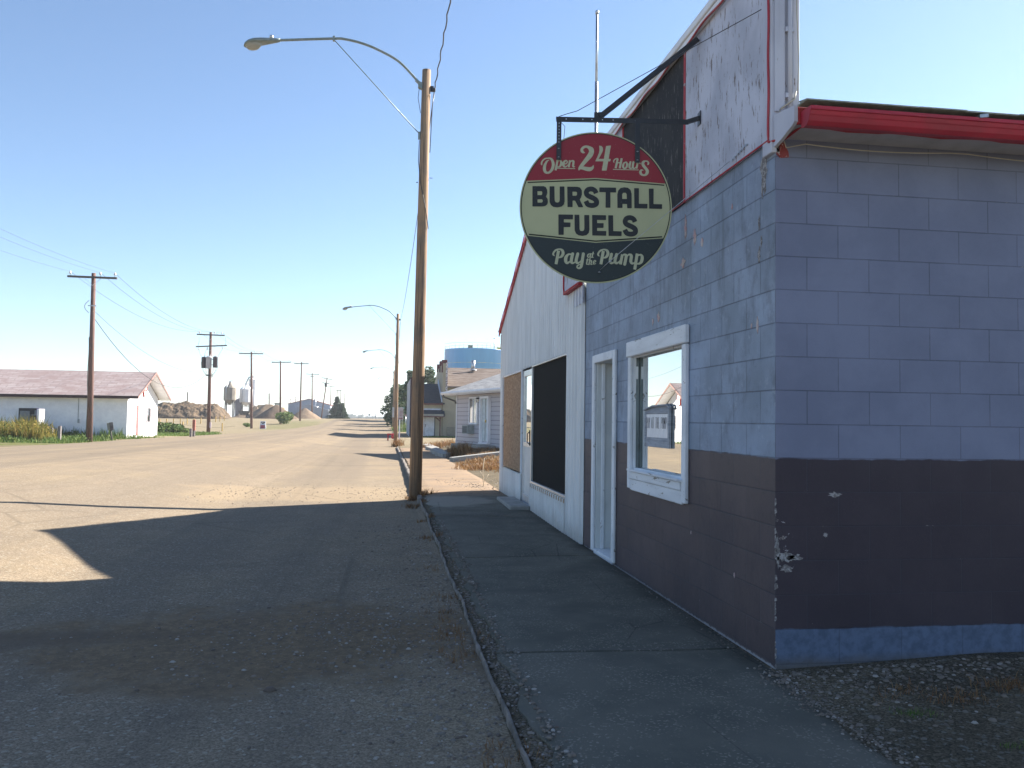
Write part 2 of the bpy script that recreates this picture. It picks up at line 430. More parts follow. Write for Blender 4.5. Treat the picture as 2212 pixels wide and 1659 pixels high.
# ground materials -------------------------------------------------
def ground_common(t):
    v = t.co(); x, y, z = t.sep(v)[:3]
    peb = t.voro(v, 105, 'Color'); pd = t.voro(v, 105, 'Distance')
    peb2 = t.voro(v, 55, 'Color'); 
    return v, x, y, z, peb, pd, peb2
def blob(t, x, y, cx, cy, rx, ry, v, wob=0.5, s=1.2):
    dx = t.math('DIVIDE', t.math('SUBTRACT', x, cx), rx); dy = t.math('DIVIDE', t.math('SUBTRACT', y, cy), ry)
    d = t.math('SQRT', t.math('ADD', t.math('MULTIPLY', dx, dx), t.math('MULTIPLY', dy, dy)))
    d = t.math('ADD', d, t.math('MULTIPLY', t.math('SUBTRACT', t.noise(v, s, 5, 0.65), 0.5), wob*2))
    return t.math('SUBTRACT', 1.0, t.step(d, 0.62, 1.1))
def road_mat():
    t = NT('chip_seal_road', 0.95, 0, 0.06)
    v, x, y, z, peb, pd, peb2 = ground_common(t)
    near = t.math('SUBTRACT', 1.0, t.step(y, 14.0, 30.0))
    big = t.noise(v, 0.35, 5, 0.6); mid = t.noise(v, 2.6, 5, 0.65)
    col = t.mix(t.step(mid, 0.35, 0.7), C(0.300,0.240,0.195), C(0.255,0.205,0.168))
    col = t.mix(t.math('MULTIPLY', t.step(big, 0.45, 0.65), 0.5), col, C(0.35,0.275,0.20))
    # tyre-polished lanes along the street: greyer bands
    lane = t.noise(t.mapv(v, (0.55, 0.012, 0)), 1.0, 3, 0.5)
    col = t.mix(t.math('MULTIPLY', t.step(lane, 0.46, 0.6), 0.55), col, C(0.225,0.185,0.16))
    fine = t.sep(peb)[0]
    fv = t.math('MULTIPLY_ADD', fine, 0.62, 0.69)
    fv = t.math('MULTIPLY_ADD', t.math('SUBTRACT', fv, 1.0), t.math('MULTIPLY_ADD', near, 0.7, 0.3), 1.0)
    h = t.n.new('ShaderNodeHueSaturation'); t.set(h.inputs['Color'], col); t.set(h.inputs['Value'], fv); col = h.outputs[0]
    col = t.mix(t.math('MULTIPLY', t.step(t.sep(peb2)[1], 0.93, 0.96), t.math('MULTIPLY', near, 0.55)), col, C(0.45,0.42,0.38))
    # washed-out dirt and the dust tracks left by trucks
    d1 = blob(t, x, y, -0.75, 5.75, 1.7, 1.2, v, 0.95, 1.5); d2 = blob(t, x, y, -3.3, 5.9, 1.9, 0.35, v, 0.9)
    d3 = blob(t, x, y, -1.0, 17.2, 3.2, 1.9, v, 0.7, 0.8)
    col = t.mix(t.math('MULTIPLY', d1, 0.8), col, t.mix(t.step(t.noise(v, 16, 6, .75), .42, .58), t.mix(fine, C(0.36,0.245,0.16), C(0.19,0.135,0.095)), t.mix(fine, C(0.25,0.175,0.12), C(0.13,0.098,0.072))))
    col = t.mix(t.math('MULTIPLY', d2, 0.7), col, C(0.17,0.13,0.105))
    col = t.mix(t.math('MULTIPLY', d3, 0.7), col, C(0.36,0.28,0.21))
    # tar-sealed cracks across the road
    cy = t.math('ADD', y, t.math('MULTIPLY', t.noise(t.mapv(v, (0.7, 0.02, 1)), 1.0, 3), 1.0))
    fr = t.math('ABSOLUTE', t.math('SUBTRACT', t.math('FRACT', t.math('DIVIDE', cy, 11.5)), 0.5))
    cr = t.math('MULTIPLY', t.math('SUBTRACT', 1.0, t.step(fr, 0.003, 0.006)), t.step(y, 24, 26))
    col = t.mix(t.math('MULTIPLY', cr, 0.6), col, C(0.10,0.085,0.08))
    # fine crack network in the sunlit lanes
    ce = t.voro(t.mapv(t.mix(.5, v, t.n.new('ShaderNodeTexNoise').outputs['Color'], 'ADD'), (.42, .30, .0)), 1.0, 'Distance', 'DISTANCE_TO_EDGE')
    cmask = t.math('MULTIPLY', t.math('SUBTRACT', 1.0, t.step(ce, .004, .012)), t.step(t.noise(v, .22, 4, .6), .44, .58))
    col = t.mix(t.math('MULTIPLY', cmask, .32), col, C(0.12,0.10,0.09))
    trk = t.noise(t.mapv(v, (2.4, .05, 1)), 1.0, 4, .6)
    col = t.mix(t.math('MULTIPLY', t.step(trk, .52, .68), .22), col, C(0.16,0.135,0.12))
    t.color(col, (.80,.80,.72))
    hh = t.math('ADD', t.math('MULTIPLY', pd, -0.7), t.math('MULTIPLY', t.noise(v, 160, 3), 0.6))
    t.bump(t.math('ADD', hh, t.math('MULTIPLY', d1, t.math('MULTIPLY', t.noise(v, 11, 5, .7), 4.0))), 0.38, 0.007); return t.m
M['road'] = road_mat()
def dirt_mat():
    t = NT('dirt_and_gravel', 0.95, 0, 0.05)
    v, x, y, z, peb, pd, peb2 = ground_common(t)
    big = t.noise(v, 0.11, 6, 0.62); mid = t.noise(v, 1.3, 6, 0.65)
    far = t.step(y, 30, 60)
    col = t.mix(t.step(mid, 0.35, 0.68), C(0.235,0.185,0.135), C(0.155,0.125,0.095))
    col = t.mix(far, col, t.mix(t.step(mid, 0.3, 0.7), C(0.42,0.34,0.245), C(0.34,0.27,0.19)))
    fine = t.sep(peb)[0]
    near = t.math('SUBTRACT', 1.0, t.step(y, 14.0, 30.0))
    fv = t.math('MULTIPLY_ADD', t.math('SUBTRACT', fine, 0.5), t.math('MULTIPLY_ADD', near, 0.75, 0.15), 1.0)
    h = t.n.new('ShaderNodeHueSaturation'); t.set(h.inputs['Color'], col); t.set(h.inputs['Value'], fv); col = h.outputs[0]
    col = t.mix(t.math('MULTIPLY', t.step(t.sep(peb2)[1], 0.9, 0.93), t.math('MULTIPLY', near, 0.6)), col, C(0.33,0.31,0.29))
    # green cover: beside the white building, the boulevard beyond the shop, and the far prairie
    gz = t.step(t.noise(v, 0.9, 6, 0.7), 0.36, 0.52)
    g1 = blob(t, x, y, -19.5, 52.0, 3.1, 9.5, v, 0.35, 0.5)
    g2 = blob(t, x, y, -18.2, 78.0, 2.6, 7.5, v, 0.3, 0.5)
    g3 = t.math('MULTIPLY', t.math('MULTIPLY', t.step(y, 100, 103), t.step(x, 0.6, 1.2)), t.math('SUBTRACT', 1.0, t.step(x, 30, 40)))
    g4 = blob(t, x, y, 8.0, 76.6, 7.0, 1.6, v, 0.2, 0.5)
    g5 = t.math('MULTIPLY', blob(t, x, y, -13.5, 125.0, 4.0, 26.0, v, 0.5, 0.3), 0.55)
    g = t.math('MAXIMUM', t.math('MAXIMUM', t.math('MAXIMUM', g1, g2), t.math('MAXIMUM', g3, g4)), g5)
    green = t.mix(t.step(t.noise(v, 3.1, 5), 0.4, 0.6), C(0.13,0.17,0.04), C(0.22,0.21,0.09))
    col = t.mix(t.math('MULTIPLY', g, t.math('MULTIPLY_ADD', gz, 0.75, 0.2)), col, green)
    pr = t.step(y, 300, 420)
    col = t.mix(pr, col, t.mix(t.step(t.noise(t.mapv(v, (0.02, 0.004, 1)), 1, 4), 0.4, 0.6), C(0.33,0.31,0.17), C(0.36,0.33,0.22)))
    t.color(col, (.62,.64,.60))
    hh = t.math('ADD', t.math('MULTIPLY', pd, -0.7), t.math('MULTIPLY', t.noise(v, 9, 6, 0.7), 2.0))
    t.bump(hh, 0.6, 0.012); return t.m
M['dirt'] = dirt_mat()
def walk_mat():
    t = NT('old_exposed_aggregate_concrete', 0.92, 0, 0.1)
    v, x, y, z, peb, pd, peb2 = ground_common(t)
    mid = t.noise(v, 1.6, 6, 0.65)
    col = t.mix(t.step(mid, 0.35, 0.68), C(0.185,0.19,0.18), C(0.135,0.145,0.138))
    fine = t.sep(peb)[0]
    pk = t.math('MULTIPLY', t.step(fine, 0.86, 0.9), t.step(t.noise(v, 2.4, 5, 0.7), 0.42, 0.55))
    col = t.mix(t.math('MULTIPLY', pk, 0.5), col, C(0.42,0.41,0.39))
    # wet-dark stains and gravel spill at the wall foot
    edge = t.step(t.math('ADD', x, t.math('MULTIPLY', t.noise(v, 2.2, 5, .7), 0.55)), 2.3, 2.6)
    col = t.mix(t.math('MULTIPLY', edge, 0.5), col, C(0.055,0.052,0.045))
    st = t.step(t.noise(t.mapv(v, (1.5, 4, 1)), 1.6, 5, .7), 0.66, 0.74)
    col = t.mix(t.math('MULTIPLY', st, 0.5), col, C(0.05,0.05,0.045))
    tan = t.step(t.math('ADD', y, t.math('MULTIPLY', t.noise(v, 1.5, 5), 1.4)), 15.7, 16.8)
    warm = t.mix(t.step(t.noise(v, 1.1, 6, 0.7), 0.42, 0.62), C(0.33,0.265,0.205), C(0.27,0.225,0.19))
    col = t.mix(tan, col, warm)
    pale = blob(t, x, y, 1.1, 14.4, 0.8, 1.1, v, 0.7, 2)
    col = t.mix(t.math('MULTIPLY', pale, 0.6), col, C(0.42,0.43,0.42))
    ce = t.voro(t.mapv(v, (1.1, .55, 0)), 1.0, 'Distance', 'DISTANCE_TO_EDGE')
    ce = t.math('ADD', ce, t.math('MULTIPLY', t.noise(v, 6, 5, .7), .02))
    cmk = t.math('MULTIPLY', t.math('SUBTRACT', 1.0, t.step(ce, .010, .016)), t.step(t.noise(v, .6, 3), .47, .55))
    col = t.mix(t.math('MULTIPLY', cmk, .4), col, C(0.03,0.03,0.028))
    t.color(col, (.82,.74,.64))
    t.bump(t.math('ADD', t.math('MULTIPLY', pd, -0.5), t.noise(v, 40, 5, .7)), 0.45, 0.006); return t.m
M['walk'] = walk_mat()
M['kerb'] = simple('worn_kerb_concrete', C(0.25,0.215,0.19), C(0.13,0.115,0.10), 7, 0.9, bump=0.8, bscale=25)
M['concrete'] = simple('grey_concrete', C(0.34,0.33,0.31), C(0.25,0.245,0.23), 5, 0.9, bump=0.4)
def stone_mat():
    t = NT('loose_stones', 0.8, 0, 0.2)
    oi = t.n.new('ShaderNodeNewGeometry')
    r = oi.outputs['Random Per Island']
    t.color(t.ramp(r, [(0.0, C(0.13,0.10,0.08)), (0.4, C(0.19,0.165,0.14)), (0.8, C(0.22,0.175,0.14)), (0.97, C(0.36,0.33,0.30))])); return t.m
M['stones'] = stone_mat()

# ---------------------------------------------------------------- terrain
def interp(x, xs, ys):
    return float(np.interp(x, xs, ys))
GY = ([-60, 20, 52, 82, 106, 128, 140, 160, 200, 300, 6000], [0, 0, -.18, -.2, -.1, .3, .75, 1.15, 1.3, 1.38, 1.38])
CX = ([-17.5, -12, -8, -5.4, -4.1, -2.7, 0, .6], [0, .2, .3, .20, .065, -.06, -.075, -.07])
def zg(x, y):
    c = interp(x, *CX) if -17.5 < x < .63 else 0.0
    c *= 1.0 - 0.6 * min(1, max(0, (y - 60) / 80))
    c += .08*min(1, max(0, (-x-2)/1.5))*min(1, max(0, (13.5-y)/5)) if x > -17 else 0
    if c < 0: c *= .4 + .6*min(1, max(0, (y - 8) / 6))       # gutter filled with washed gravel near the corner
    if x >= .6 and y > 8: c += .03*min(1, (y-8)/6)*(1 - min(1, max(0, (y-20)/20)))
    z = interp(y, *GY) + c
    if 2.5 < x < 60 and 24 < y < 52:
        z += .30*min(1, (x-2.5)/1.2)*min(1, (y-24)/8)*min(1, (52-y)/6)
    if 2.3 < x < 9 and 2 < y < 4.8:               # rising gravel along the side wall
        z += 0.065 * min(1, (x - 2.3) / 1.3) * max(0, min(1, (y - 2.6) / 1.6))
    if -3.2 < x < .62 and 4.2 < y < 7.4:          # washed-up gravel mound in the gutter
        z += 0.035 * math.exp(-((x + .35) / .75) ** 2 - ((y - 5.9) / .6) ** 2)
    return z
RL = ([-60, 40, 58, 85, 140, 6000], [-18.5, -18, -17, -13, -9.5, -9.5])
rows = list(np.concatenate([np.arange(-40, 2, 3.0), np.arange(2, 9, .1), np.arange(9, 20, .5), np.arange(20, 60, 2.0),
        np.arange(60, 220, 4.0), [220, 240, 270, 300, 340, 400, 500, 700, 1000, 1600, 3000, 6000]]))
roadf = list(np.concatenate([np.linspace(0, .72, 26), np.linspace(.73, 1.0, 60)]))
leftx = [-6000, -2500, -1000, -500, -250, -140, -90, -60, -45, -35, -28, -23, -20]
rightx = [2.3] + list(np.arange(2.45, 6.1, .15)) + [8, 12, 20, 40, 80, 160, 400, 1000, 2500, 6000]
XK = 0.6
g_, r_, w_ = MB(), MB(), MB()
def strip(mb, xs_of_row, keep=lambda x, y: True, smooth=True):
    n = len(xs_of_row(rows[0])); vs = []
    for y in rows:
        for x in xs_of_row(y):
            z = zg(x, y)
            vs.append((x, y, z))
    fs = []
    for i in range(len(rows)-1):
        for k in range(n-1):
            fs.append((i*n+k, i*n+k+1, (i+1)*n+k+1, (i+1)*n+k))
    mb.add(vs, fs, smooth)
strip(g_, lambda y: [x + (interp(y, *RL) + 18.5) * (1 if x > -100 else 0) for x in leftx] + [interp(y, *RL)])
strip(r_, lambda y: [interp(y, *RL) + f*(XK - interp(y, *RL)) for f in roadf])
strip(g_, lambda y: [XK] + [0.66 + 0.2*i for i in range(8)] + rightx)
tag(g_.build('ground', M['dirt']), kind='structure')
tag(r_.build('road', M['road']), kind='structure')

# sidewalk: worn slabs, a little above the dirt, joints left open; broken kerb strip along its street side
from mathutils import noise as NZ
sw = MB()
ys = [-6, -2.05, 1.55, 5.15, 8.75, 12.3, 15.9, 19.5, 23.2, 27, 31, 35, 39, 43.0, 46.5]
def slab(y0, y1, x0=0.715, x1=2.26):
    nx, ny = 10, 36; vs = []; fs = []
    def top(x, y): return zg(2.0, y) + 0.028 + 0.006*math.sin(3*x + y)
    for j in range(ny+1):
        for i in range(nx+1):
            x = x0 + (x1-x0)*i/nx; y = y0 + .016 + (y1-y0-.032)*j/ny
            e = 0.0
            if i == 0: x += NZ.noise(Vector((0, y*2.3, 1)))*.09 + NZ.noise(Vector((5, y*9, 1)))*.05
            if i == nx and y < 4.6: x -= (4.7 - y)*0.08 + .02*math.sin(9*y)
            edge = i in (0, nx) or j in (0, ny)
            vs.append((x, y, top(x, y) - (0.014 if edge else 0)))
    W = nx+1
    for j in range(ny):
        for i in range(nx): fs.append((j*W+i, j*W+i+1, (j+1)*W+i+1, (j+1)*W+i))
    per = [i for i in range(W)] + [j*W+nx for j in range(1, ny+1)] + [ny*W+i for i in range(nx-1, -1, -1)] + [j*W for j in range(ny-1, 0, -1)]
    b = len(vs)
    for k in per: x, y, z = vs[k]; vs.append((x, y, z - 0.12))
    m = len(per)
    for k in range(m): fs.append((per[k], b+k, b+(k+1) % m, per[(k+1) % m]))
    sw.add(vs, fs)
for a, b in zip(ys[:-1], ys[1:]): slab(a, b)
tag(sw.build('sidewalk', M['walk']), kind='structure')
kb = MB()
random.seed(3)
y = -3.0
while y < 48:
    L = random.uniform(1.2, 3.2); n = max(4, int(L/.09)); secs = []
    for i in range(n+1):
        yy = y + L*i/n; cx = 0.612 + .009*math.sin(2.1*yy) + NZ.noise(Vector((yy*1.7, 0, 0)))*.018 + NZ.noise(Vector((yy*9, 0, 4)))*.010; w1 = .0085 + .010*NZ.noise(Vector((yy*7, 3, 0))) + (.03 if yy > 15 else 0)
        if i in (0, n): w1 *= .6
        zt_ = zg(2.0, yy) + .010 + .016*NZ.noise(Vector((yy*3.3, 7, 0)))
        secs.append([(cx-w1*1.25, yy, zt_-.10), (cx-w1, yy, zt_-.008), (cx-w1*.5, yy, zt_), (cx+w1*.6, yy, zt_+.001), (cx+w1, yy, zt_-.007), (cx+w1*1.2, yy, zt_-.10)])
    vs = [p for s_ in secs for p in s_]; fs = []
    for i in range(n):
        for k in range(5): fs.append((i*6+k, i*6+k+1, (i+1)*6+k+1, (i+1)*6+k))
    fs += [tuple(range(6)), tuple(n*6+k for k in range(6))[::-1]]
    kb.add(vs, fs)
    y += L + random.uniform(.004, .03)
tag(kb.build('kerb', M['kerb']), kind='structure')

# loose gravel: too many to count
def stones(name, spots, label, cat):
    mb = MB()
    for (x, y, s) in spots:
        z = zg(x, y); n = 5
        if .74 < x < 2.22 and y < 46: z = zg(2.0, y) + .024
        a = random.uniform(0, 6.28); ex = random.uniform(.7, 1.35); vs = []
        for zz, rr in ((-.3, .8), (.12, 1.0), (.52, .55)):
            for k in range(n):
                t_ = a + 6.283*k/n; q = rr*random.uniform(.85, 1.12)
                vs.append((x + s*q*ex*math.cos(t_), y + s*q*math.sin(t_), z + s*zz))
        fs = [tuple(range(10, 15))]
        for L in (0, 5):
            for k in range(n): fs.append((L+k, L+(k+1) % n, L+5+(k+1) % n, L+5+k))
        mb.add(vs, fs, True)
    return tag(mb.build(name, M['stones']), label, cat, kind='stuff')
sp = []
for i in range(5200):
    y = random.uniform(2.6, 12) if random.random() < .8 else random.uniform(2.6, 7)
    x = random.gauss(.72, .06) if random.random() < .5 else .58 - abs(random.gauss(0, .45))
    if .62 < x < .9 or x < .58: sp.append((x, y, abs(random.gauss(.004, .004)) + .003))
for i in range(1500):
    x = random.gauss(-.35, .75); y = random.gauss(5.75, .55)
    if x < .58 and y > 3: sp.append((x, y, abs(random.gauss(.004, .004)) + .002))
for i in range(900):
    x = random.uniform(-3, .55); y = random.uniform(2.6, 9)
    sp.append((x, y, random.uniform(.002, .005)))
for (x, y, s) in ((-.6, 4.72, .034), (-.82, 4.8, .022), (-.36, 4.75, .02), (.13, 4.4, .02), (-.1, 4.85, .02), (.28, 4.2, .022), (.4, 4.1, .018), (.33, 3.9, .02), (-.2, 5.3, .018)):
    sp.append((x, y, s))
stones('gravel', sp, 'loose gravel washed up along the street side of the broken kerb', 'gravel')
sp = []
for i in range(950):
    t_ = random.random()
    x = 2.2 + abs(random.gauss(0, 1.2)); y = 4.64 - abs(random.gauss(0, .42))
    if x < 2.35 and y > 4.6: continue
    sp.append((x, y, abs(random.gauss(.005, .005)) + .003))
for i in range(500):
    y = random.uniform(4.7, 8.0); sp.append((2.29 - abs(random.gauss(0, .05)), y, random.uniform(.003, .009)))
for i in range(500):
    y = random.uniform(3.3, 4.7); sp.append((2.22 + random.gauss(0, .07), y, random.uniform(.003, .010)))
o_ = stones('gravel', sp, 'stones and gravel heaped against the foot of the blue side wall', 'gravel')
sp = [(random.uniform(1.1, 2.6), 15.5 + abs(random.gauss(0, 2.2)), random.uniform(.006, .02)) for i in range(500)] + \
     [(random.uniform(-3.5, .5), random.gauss(17.3, 1.1), random.uniform(.006, .018)) for i in range(420)]
stones('gravel', sp, 'sunlit sandy gravel drifted across the walk behind the near lamp pole', 'gravel')

# ---------------------------------------------------------------- corner block building
FX = 2.3; Y0 = 4.71; Y1 = 9.58
bb = thing('block_building', 'blue over brown painted concrete block building on the near corner', 'building', (FX, Y0, 0))
def wall_with_holes(mb, x, y0, y1, z0, z1, holes, depth):
    """wall in the plane X = x, facing -X, with rectangular holes (ya, yb, za, zb) that have reveals"""
    ysx = sorted({y0, y1, *[h[0] for h in holes], *[h[1] for h in holes]})
    zsx = sorted({z0, z1, *[h[2] for h in holes], *[h[3] for h in holes]})
    for a, b in zip(ysx[:-1], ysx[1:]):
        for c, d in zip(zsx[:-1], zsx[1:]):
            if any(h[0] <= a and b <= h[1] and h[2] <= c and d <= h[3] for h in holes): continue
            mb.quad((x, a, c), (x, a, d), (x, b, d), (x, b, c))
    for (ya, yb, za, zb) in holes:
        X = x + depth
        mb.quad((x, ya, za), (X, ya, za), (X, ya, zb), (x, ya, zb))
        mb.quad((x, yb, za), (x, yb, zb), (X, yb, zb), (X, yb, za))
        mb.quad((x, ya, zb), (X, ya, zb), (X, yb, zb), (x, yb, zb))
        mb.quad((x, ya, za), (x, yb, za), (X, yb, za), (X, ya, za))
WZ0, WZ1, WY0, WY1 = .99, 2.11, 6.24, 7.64       # window opening
DZ1, DY0, DY1 = 2.12, 8.28, 9.05                 # door opening
m = MB(); wall_with_holes(m, FX, Y0, Y1, -.15, 3.19, [(WY0, WY1, WZ0, WZ1), (DY0, DY1, .03, DZ1)], .30)
# bevel at the corner arris is built by a narrow chamfer
m.build('front_wall', M['block_front'], bb)
m = MB(); m.quad((FX, Y0, -.15), (14, Y0, -.15), (14, Y0, 3.22), (FX, Y0, 3.22)); m.build('side_wall', M['block_side'], bb)
m = MB(); m.quad((14, Y0, -.15), (14, 9.7, -.15), (14, 9.7, 3.9), (14, Y0, 3.2)); m.quad((FX+.02, Y1, -.15), (FX+.02, Y1, 3.2), (14, Y1, 3.2), (14, Y1, -.15)); m.build('rear_wall', M['block_side'], bb)
# roof slopes
m = MB(); m.prism([(FX+.16, 4.42, 3.292), (FX+.16, 7.15, 4.36), (FX+.16, 9.55, 3.33), (FX+.16, 9.55, 3.29), (FX+.16, 7.15, 4.31), (FX+.16, 4.42, 3.252)], (12, 0, 0))
m.build('roof', M['asph_shingle_edge'], bb)
# the shingle edge: overlapping tabs drooping over the gutter
m = MB(); x = FX + .0; random.seed(5)
while x < 12:
    L = random.uniform(.30, .36)
    m.obox((x+L/2, 4.372+random.uniform(-.006,.006), 3.293+random.uniform(-.001,.002)), (L/2*.985, 0, .0), (0, .05, .010), (0, 0, .004)); x += L
m.build('shingle_edge', M['asph_shingle_edge'], bb)
m = MB(); m.box(FX+.012, 4.45, 3.188, 14, 4.475, 3.288, .004); m.build('fascia', M['fascia'], bb)
m = MB(); m.box(FX+.005, 4.345, 3.284, 14, 4.446, 3.2965, .002); m.build('drip_edge', M['asph_shingle_edge'], bb)
m = MB(); m.quad((FX+.01, 4.475, 3.20), (14, 4.475, 3.20), (14, 4.705, 3.185), (FX+.01, 4.705, 3.185)); m.build('soffit', M['soffit'], bb)
# gutter: rolled lip, curved belly
prof = [(4.447, 3.315), (4.447, 3.222), (4.425, 3.212), (4.385, 3.214), (4.362, 3.235), (4.352, 3.262), (4.346, 3.268), (4.340, 3.288), (4.330, 3.292), (4.330, 3.312), (4.344, 3.316), (4.350, 3.308), (4.343, 3.304), (4.346, 3.294), (4.356, 3.270), (4.372, 3.236), (4.390, 3.222), (4.425, 3.222), (4.438, 3.230), (4.440, 3.315)]
m = MB()
prof = [(a, b-.058) for a, b in prof]
n = len(prof); vs = [(X, p[0], p[1]) for X in (FX+.03, 14) for p in prof]
m.add(vs, [(i, (i+1) % n, n+(i+1) % n, n+i) for i in range(n)])
m.add([(FX+.029, p[0], p[1]) for p in prof[:10]], [tuple(range(10))])
m.build('gutter', M['red_metal'], bb)
m = MB(); m.obox((3.40, 4.34, 3.262), (.028, 0, .004), (0, .02, 0), (0, 0, .010)); m.obox((FX+.06, 4.36, 3.255), (.012, 0, .006), (0, .012, 0), (0, 0, .005)); build_each(m, 'gutter_clip', M['steel'], bb)
m = MB(); m.prism([(FX-.012, 4.475, 3.185), (FX-.012, 4.448, 3.20), (FX-.012, 4.448, 3.292), (FX-.012, 4.705, 3.33), (FX-.012, 4.705, 3.13), (FX-.012, 4.60, 3.15)], (.022, 0, 0)); m.build('eave_box', M['pier'], bb)
# false front
FT = 4.52
ff = MB(); ff.box(FX-.012, Y0+.005, 3.19, FX+.03, 6.23, FT-.06); ff.box(FX-.012, 8.03, 3.19, FX+.03, Y1, FT-.06)
ff2 = MB(); ff2.box(FX-.085, Y1+.002, 3.105, FX-.045, 10.43, FT-.06)
build_each(ff, 'false_front', M['ply_white'], bb)
m = MB(); m.box(FX-.038, Y1+.004, 2.86, FX-.03, 10.05, 3.25); m.build('light_leak_board', M['ply_white'], bb); ff2.build('false_front_end', M['ply_white'], bb)  # small board added to close a sun leak below the panel end
m = MB(); m.tube([(FX-.095, 10.42, 3.9), (FX-.095, 10.43, 3.16), (FX-.095, 10.40, 3.09), (FX-.095, 9.62, 3.085)], .012, 6); m.box(FX-.10, 9.60, 3.07, FX-.04, 10.44, 3.103); m.build('red_edging', M['red_wood'], bb)
m = MB(); m.box(FX-.008, 6.262, 3.19, FX+.032, 7.998, FT-.07); m.build('dark_panel', M['ply_dark'], bb)
for ya, yb in ((6.2305, 6.2615), (7.9985, 8.0295)):
    m = MB(); m.box(FX-.020, ya, 3.19, FX+.030, yb, FT-.065, .003); m.build('red_strip', M['red_wood'], bb)
m = MB(); m.box(FX+.031, Y0+.002, 3.06, FX+.145, Y1+.10, FT-.01); m.build('false_front_frame', M['pier'], bb)
m = MB(); m.box(FX-.030, Y0-.004, 3.10, FX+.029, Y0+.115, FT-.062, .004); m.box(FX-.010, Y0-.018, 3.35, FX+.055, Y0-.0045, FT-.062, .003); m.box(FX+.105, Y0-.014, 3.352, FX+.150, Y0+.001, FT-.062, .003)
build_each(m, 'corner_board', M['pier'], bb)
m = MB()  # stepped moulding under the top
m.box(FX-.055, Y0-.03, FT-.060, FX+.16, 10.5, FT, .006); m.box(FX-.040, Y0-.02, FT-.105, FX-.0125, Y1, FT-.0605, .004)
m.build('top_moulding', M['trim_white'], bb)
m = MB(); m.tube([(FX-.05, yy, FT-.117 + .012*math.sin(yy*9)) for yy in np.linspace(Y0+.1, Y1+.1, 50)], .009, 6); m.tube([(FX-.028, yy, 3.186) for yy in (Y0+.02, Y1)], .006, 5)
m.build('rope_light', M['red_rope'], bb)
m = MB()
pts = [(FX-.036, Y0+.02 + .004*math.sin(z*14), z) for z in np.linspace(FT-.12, 3.17, 26)]
pts += [(FX+.03, Y0-.07, 3.165), (FX+.07, Y0-.18, 3.20), (FX+.12, 4.46, 3.19)]
pts += [(FX+.12+.1*k, 4.462-.008*(k % 2), 3.180 - .014*abs(math.sin(k*.6))) for k in range(1, 60)]
m.tube(pts, .0085, 6); m.build('rope_light', M['red_rope'], bb)
m = MB(); m.tube([(FX+.02, Y0-.02, 3.36), (FX+.01, Y0-.035, 3.25), (FX+.05, Y0-.04, 3.12)] + [(FX+.05+.12*k, 4.66, 3.155 - .025*abs(math.sin(k*.33)) ) for k in range(1, 50)], .0035, 5); m.tube([(FX+.02, Y0-.03, 3.36), (FX+.10, Y0-.045, 3.42), (FX+.11, Y0-.045, 3.47)], .006, 5); m.tube([(FX+.125+.006*math.sin(z*9), Y0-.04, z) for z in np.linspace(3.46, 4.5, 24)], .0035, 5)
m.build('cord', M['wire_pale'], bb)
m = MB(); m.tube([(FX+.083, Y0-.024, 3.35), (FX+.083, Y0-.024, 4.45)], .014, 12)
for z in (3.45, 3.86, 4.3): m.obox((FX+.083, Y0-.014, z), (.028, 0, 0), (0, .016, 0), (0, 0, .014))
m.build('conduit', M['pier'], bb)
# bare red patch under the eave (old paint and stucco) and split plaster at the corner top
m = MB(); m.prism([(FX+.006, Y0-.004, 3.185), (FX+.006, Y0-.004, 3.09), (FX+.03, Y0-.004, 3.068), (FX+.088, Y0-.004, 3.075), (FX+.082, Y0-.004, 3.11), (FX+.06, Y0-.004, 3.15), (FX+.035, Y0-.004, 3.182)], (0, .006, 0))
m.build('stucco_patch', chippy('red_stucco_patch', C(0.24,0.04,0.04), C(0.5,0.46,0.44), 0.54, 30), bb)
random.seed(11)
def ragged(cx, cz, w_, h_, n=22):
    return [(cx + w_*math.cos(a)*random.uniform(.40, 1.2), cz + h_*math.sin(a)*random.uniform(.45, 1.25)) for a in np.linspace(0, 6.28, n, endpoint=False)]
bare = simple('bare_plaster', C(0.34,0.33,0.33), C(0.16,0.15,0.15), 45, 0.9, bump=0.8, thr=(.42,.55))
m = MB()
for (cy, cz, w1, h1) in ((4.86, 3.03, .055, .15), (4.93, 2.72, .012, .05), (4.90, 2.60, .014, .035), (4.93, 2.52, .02, .05)):
    m.prism([(FX-.003, a, b) for a, b in ragged(cy, cz, w1, h1)], (.004, 0, 0))
for (cx, cz, w1, h1) in ((2.36, .66, .07, .030), (2.42, .655, .05, .022), (2.37, .595, .045, .022), (2.315, .70, .012, .10), (2.68, 1.03, .045, .018), (2.62, .79, .018, .013)):
    m.prism([(a, Y0-.003, b) for a, b in ragged(cx, cz, w1, h1)], (0, .004, 0))
build_each(m, 'bare_patch', bare, bb)
m = MB(); z = .0
while z < 1.0:
    h_ = random.uniform(.012, .05); w1 = random.uniform(.001, .010) + (.008 if .45 < z < .75 else 0); w2 = random.uniform(.001, .008)
    if random.random() < .75: m.prism([(FX-.003, Y0+w2, z), (FX-.003, Y0-.003, z), (FX+w1, Y0-.003, z+h_*.3), (FX+w1*.6, Y0-.003, z+h_), (FX-.003, Y0-.003, z+h_*1.05), (FX-.003, Y0+w2*.5, z+h_*.8)], (.001, .001, 0))
    z += h_*random.uniform(.8, 1.5)
build_each(m, 'chipped_edge', bare, bb)
pink = simple('old_pink_paint', C(0.45,0.27,0.28), C(0.5,0.45,0.42), 25, 0.9)
m = MB()
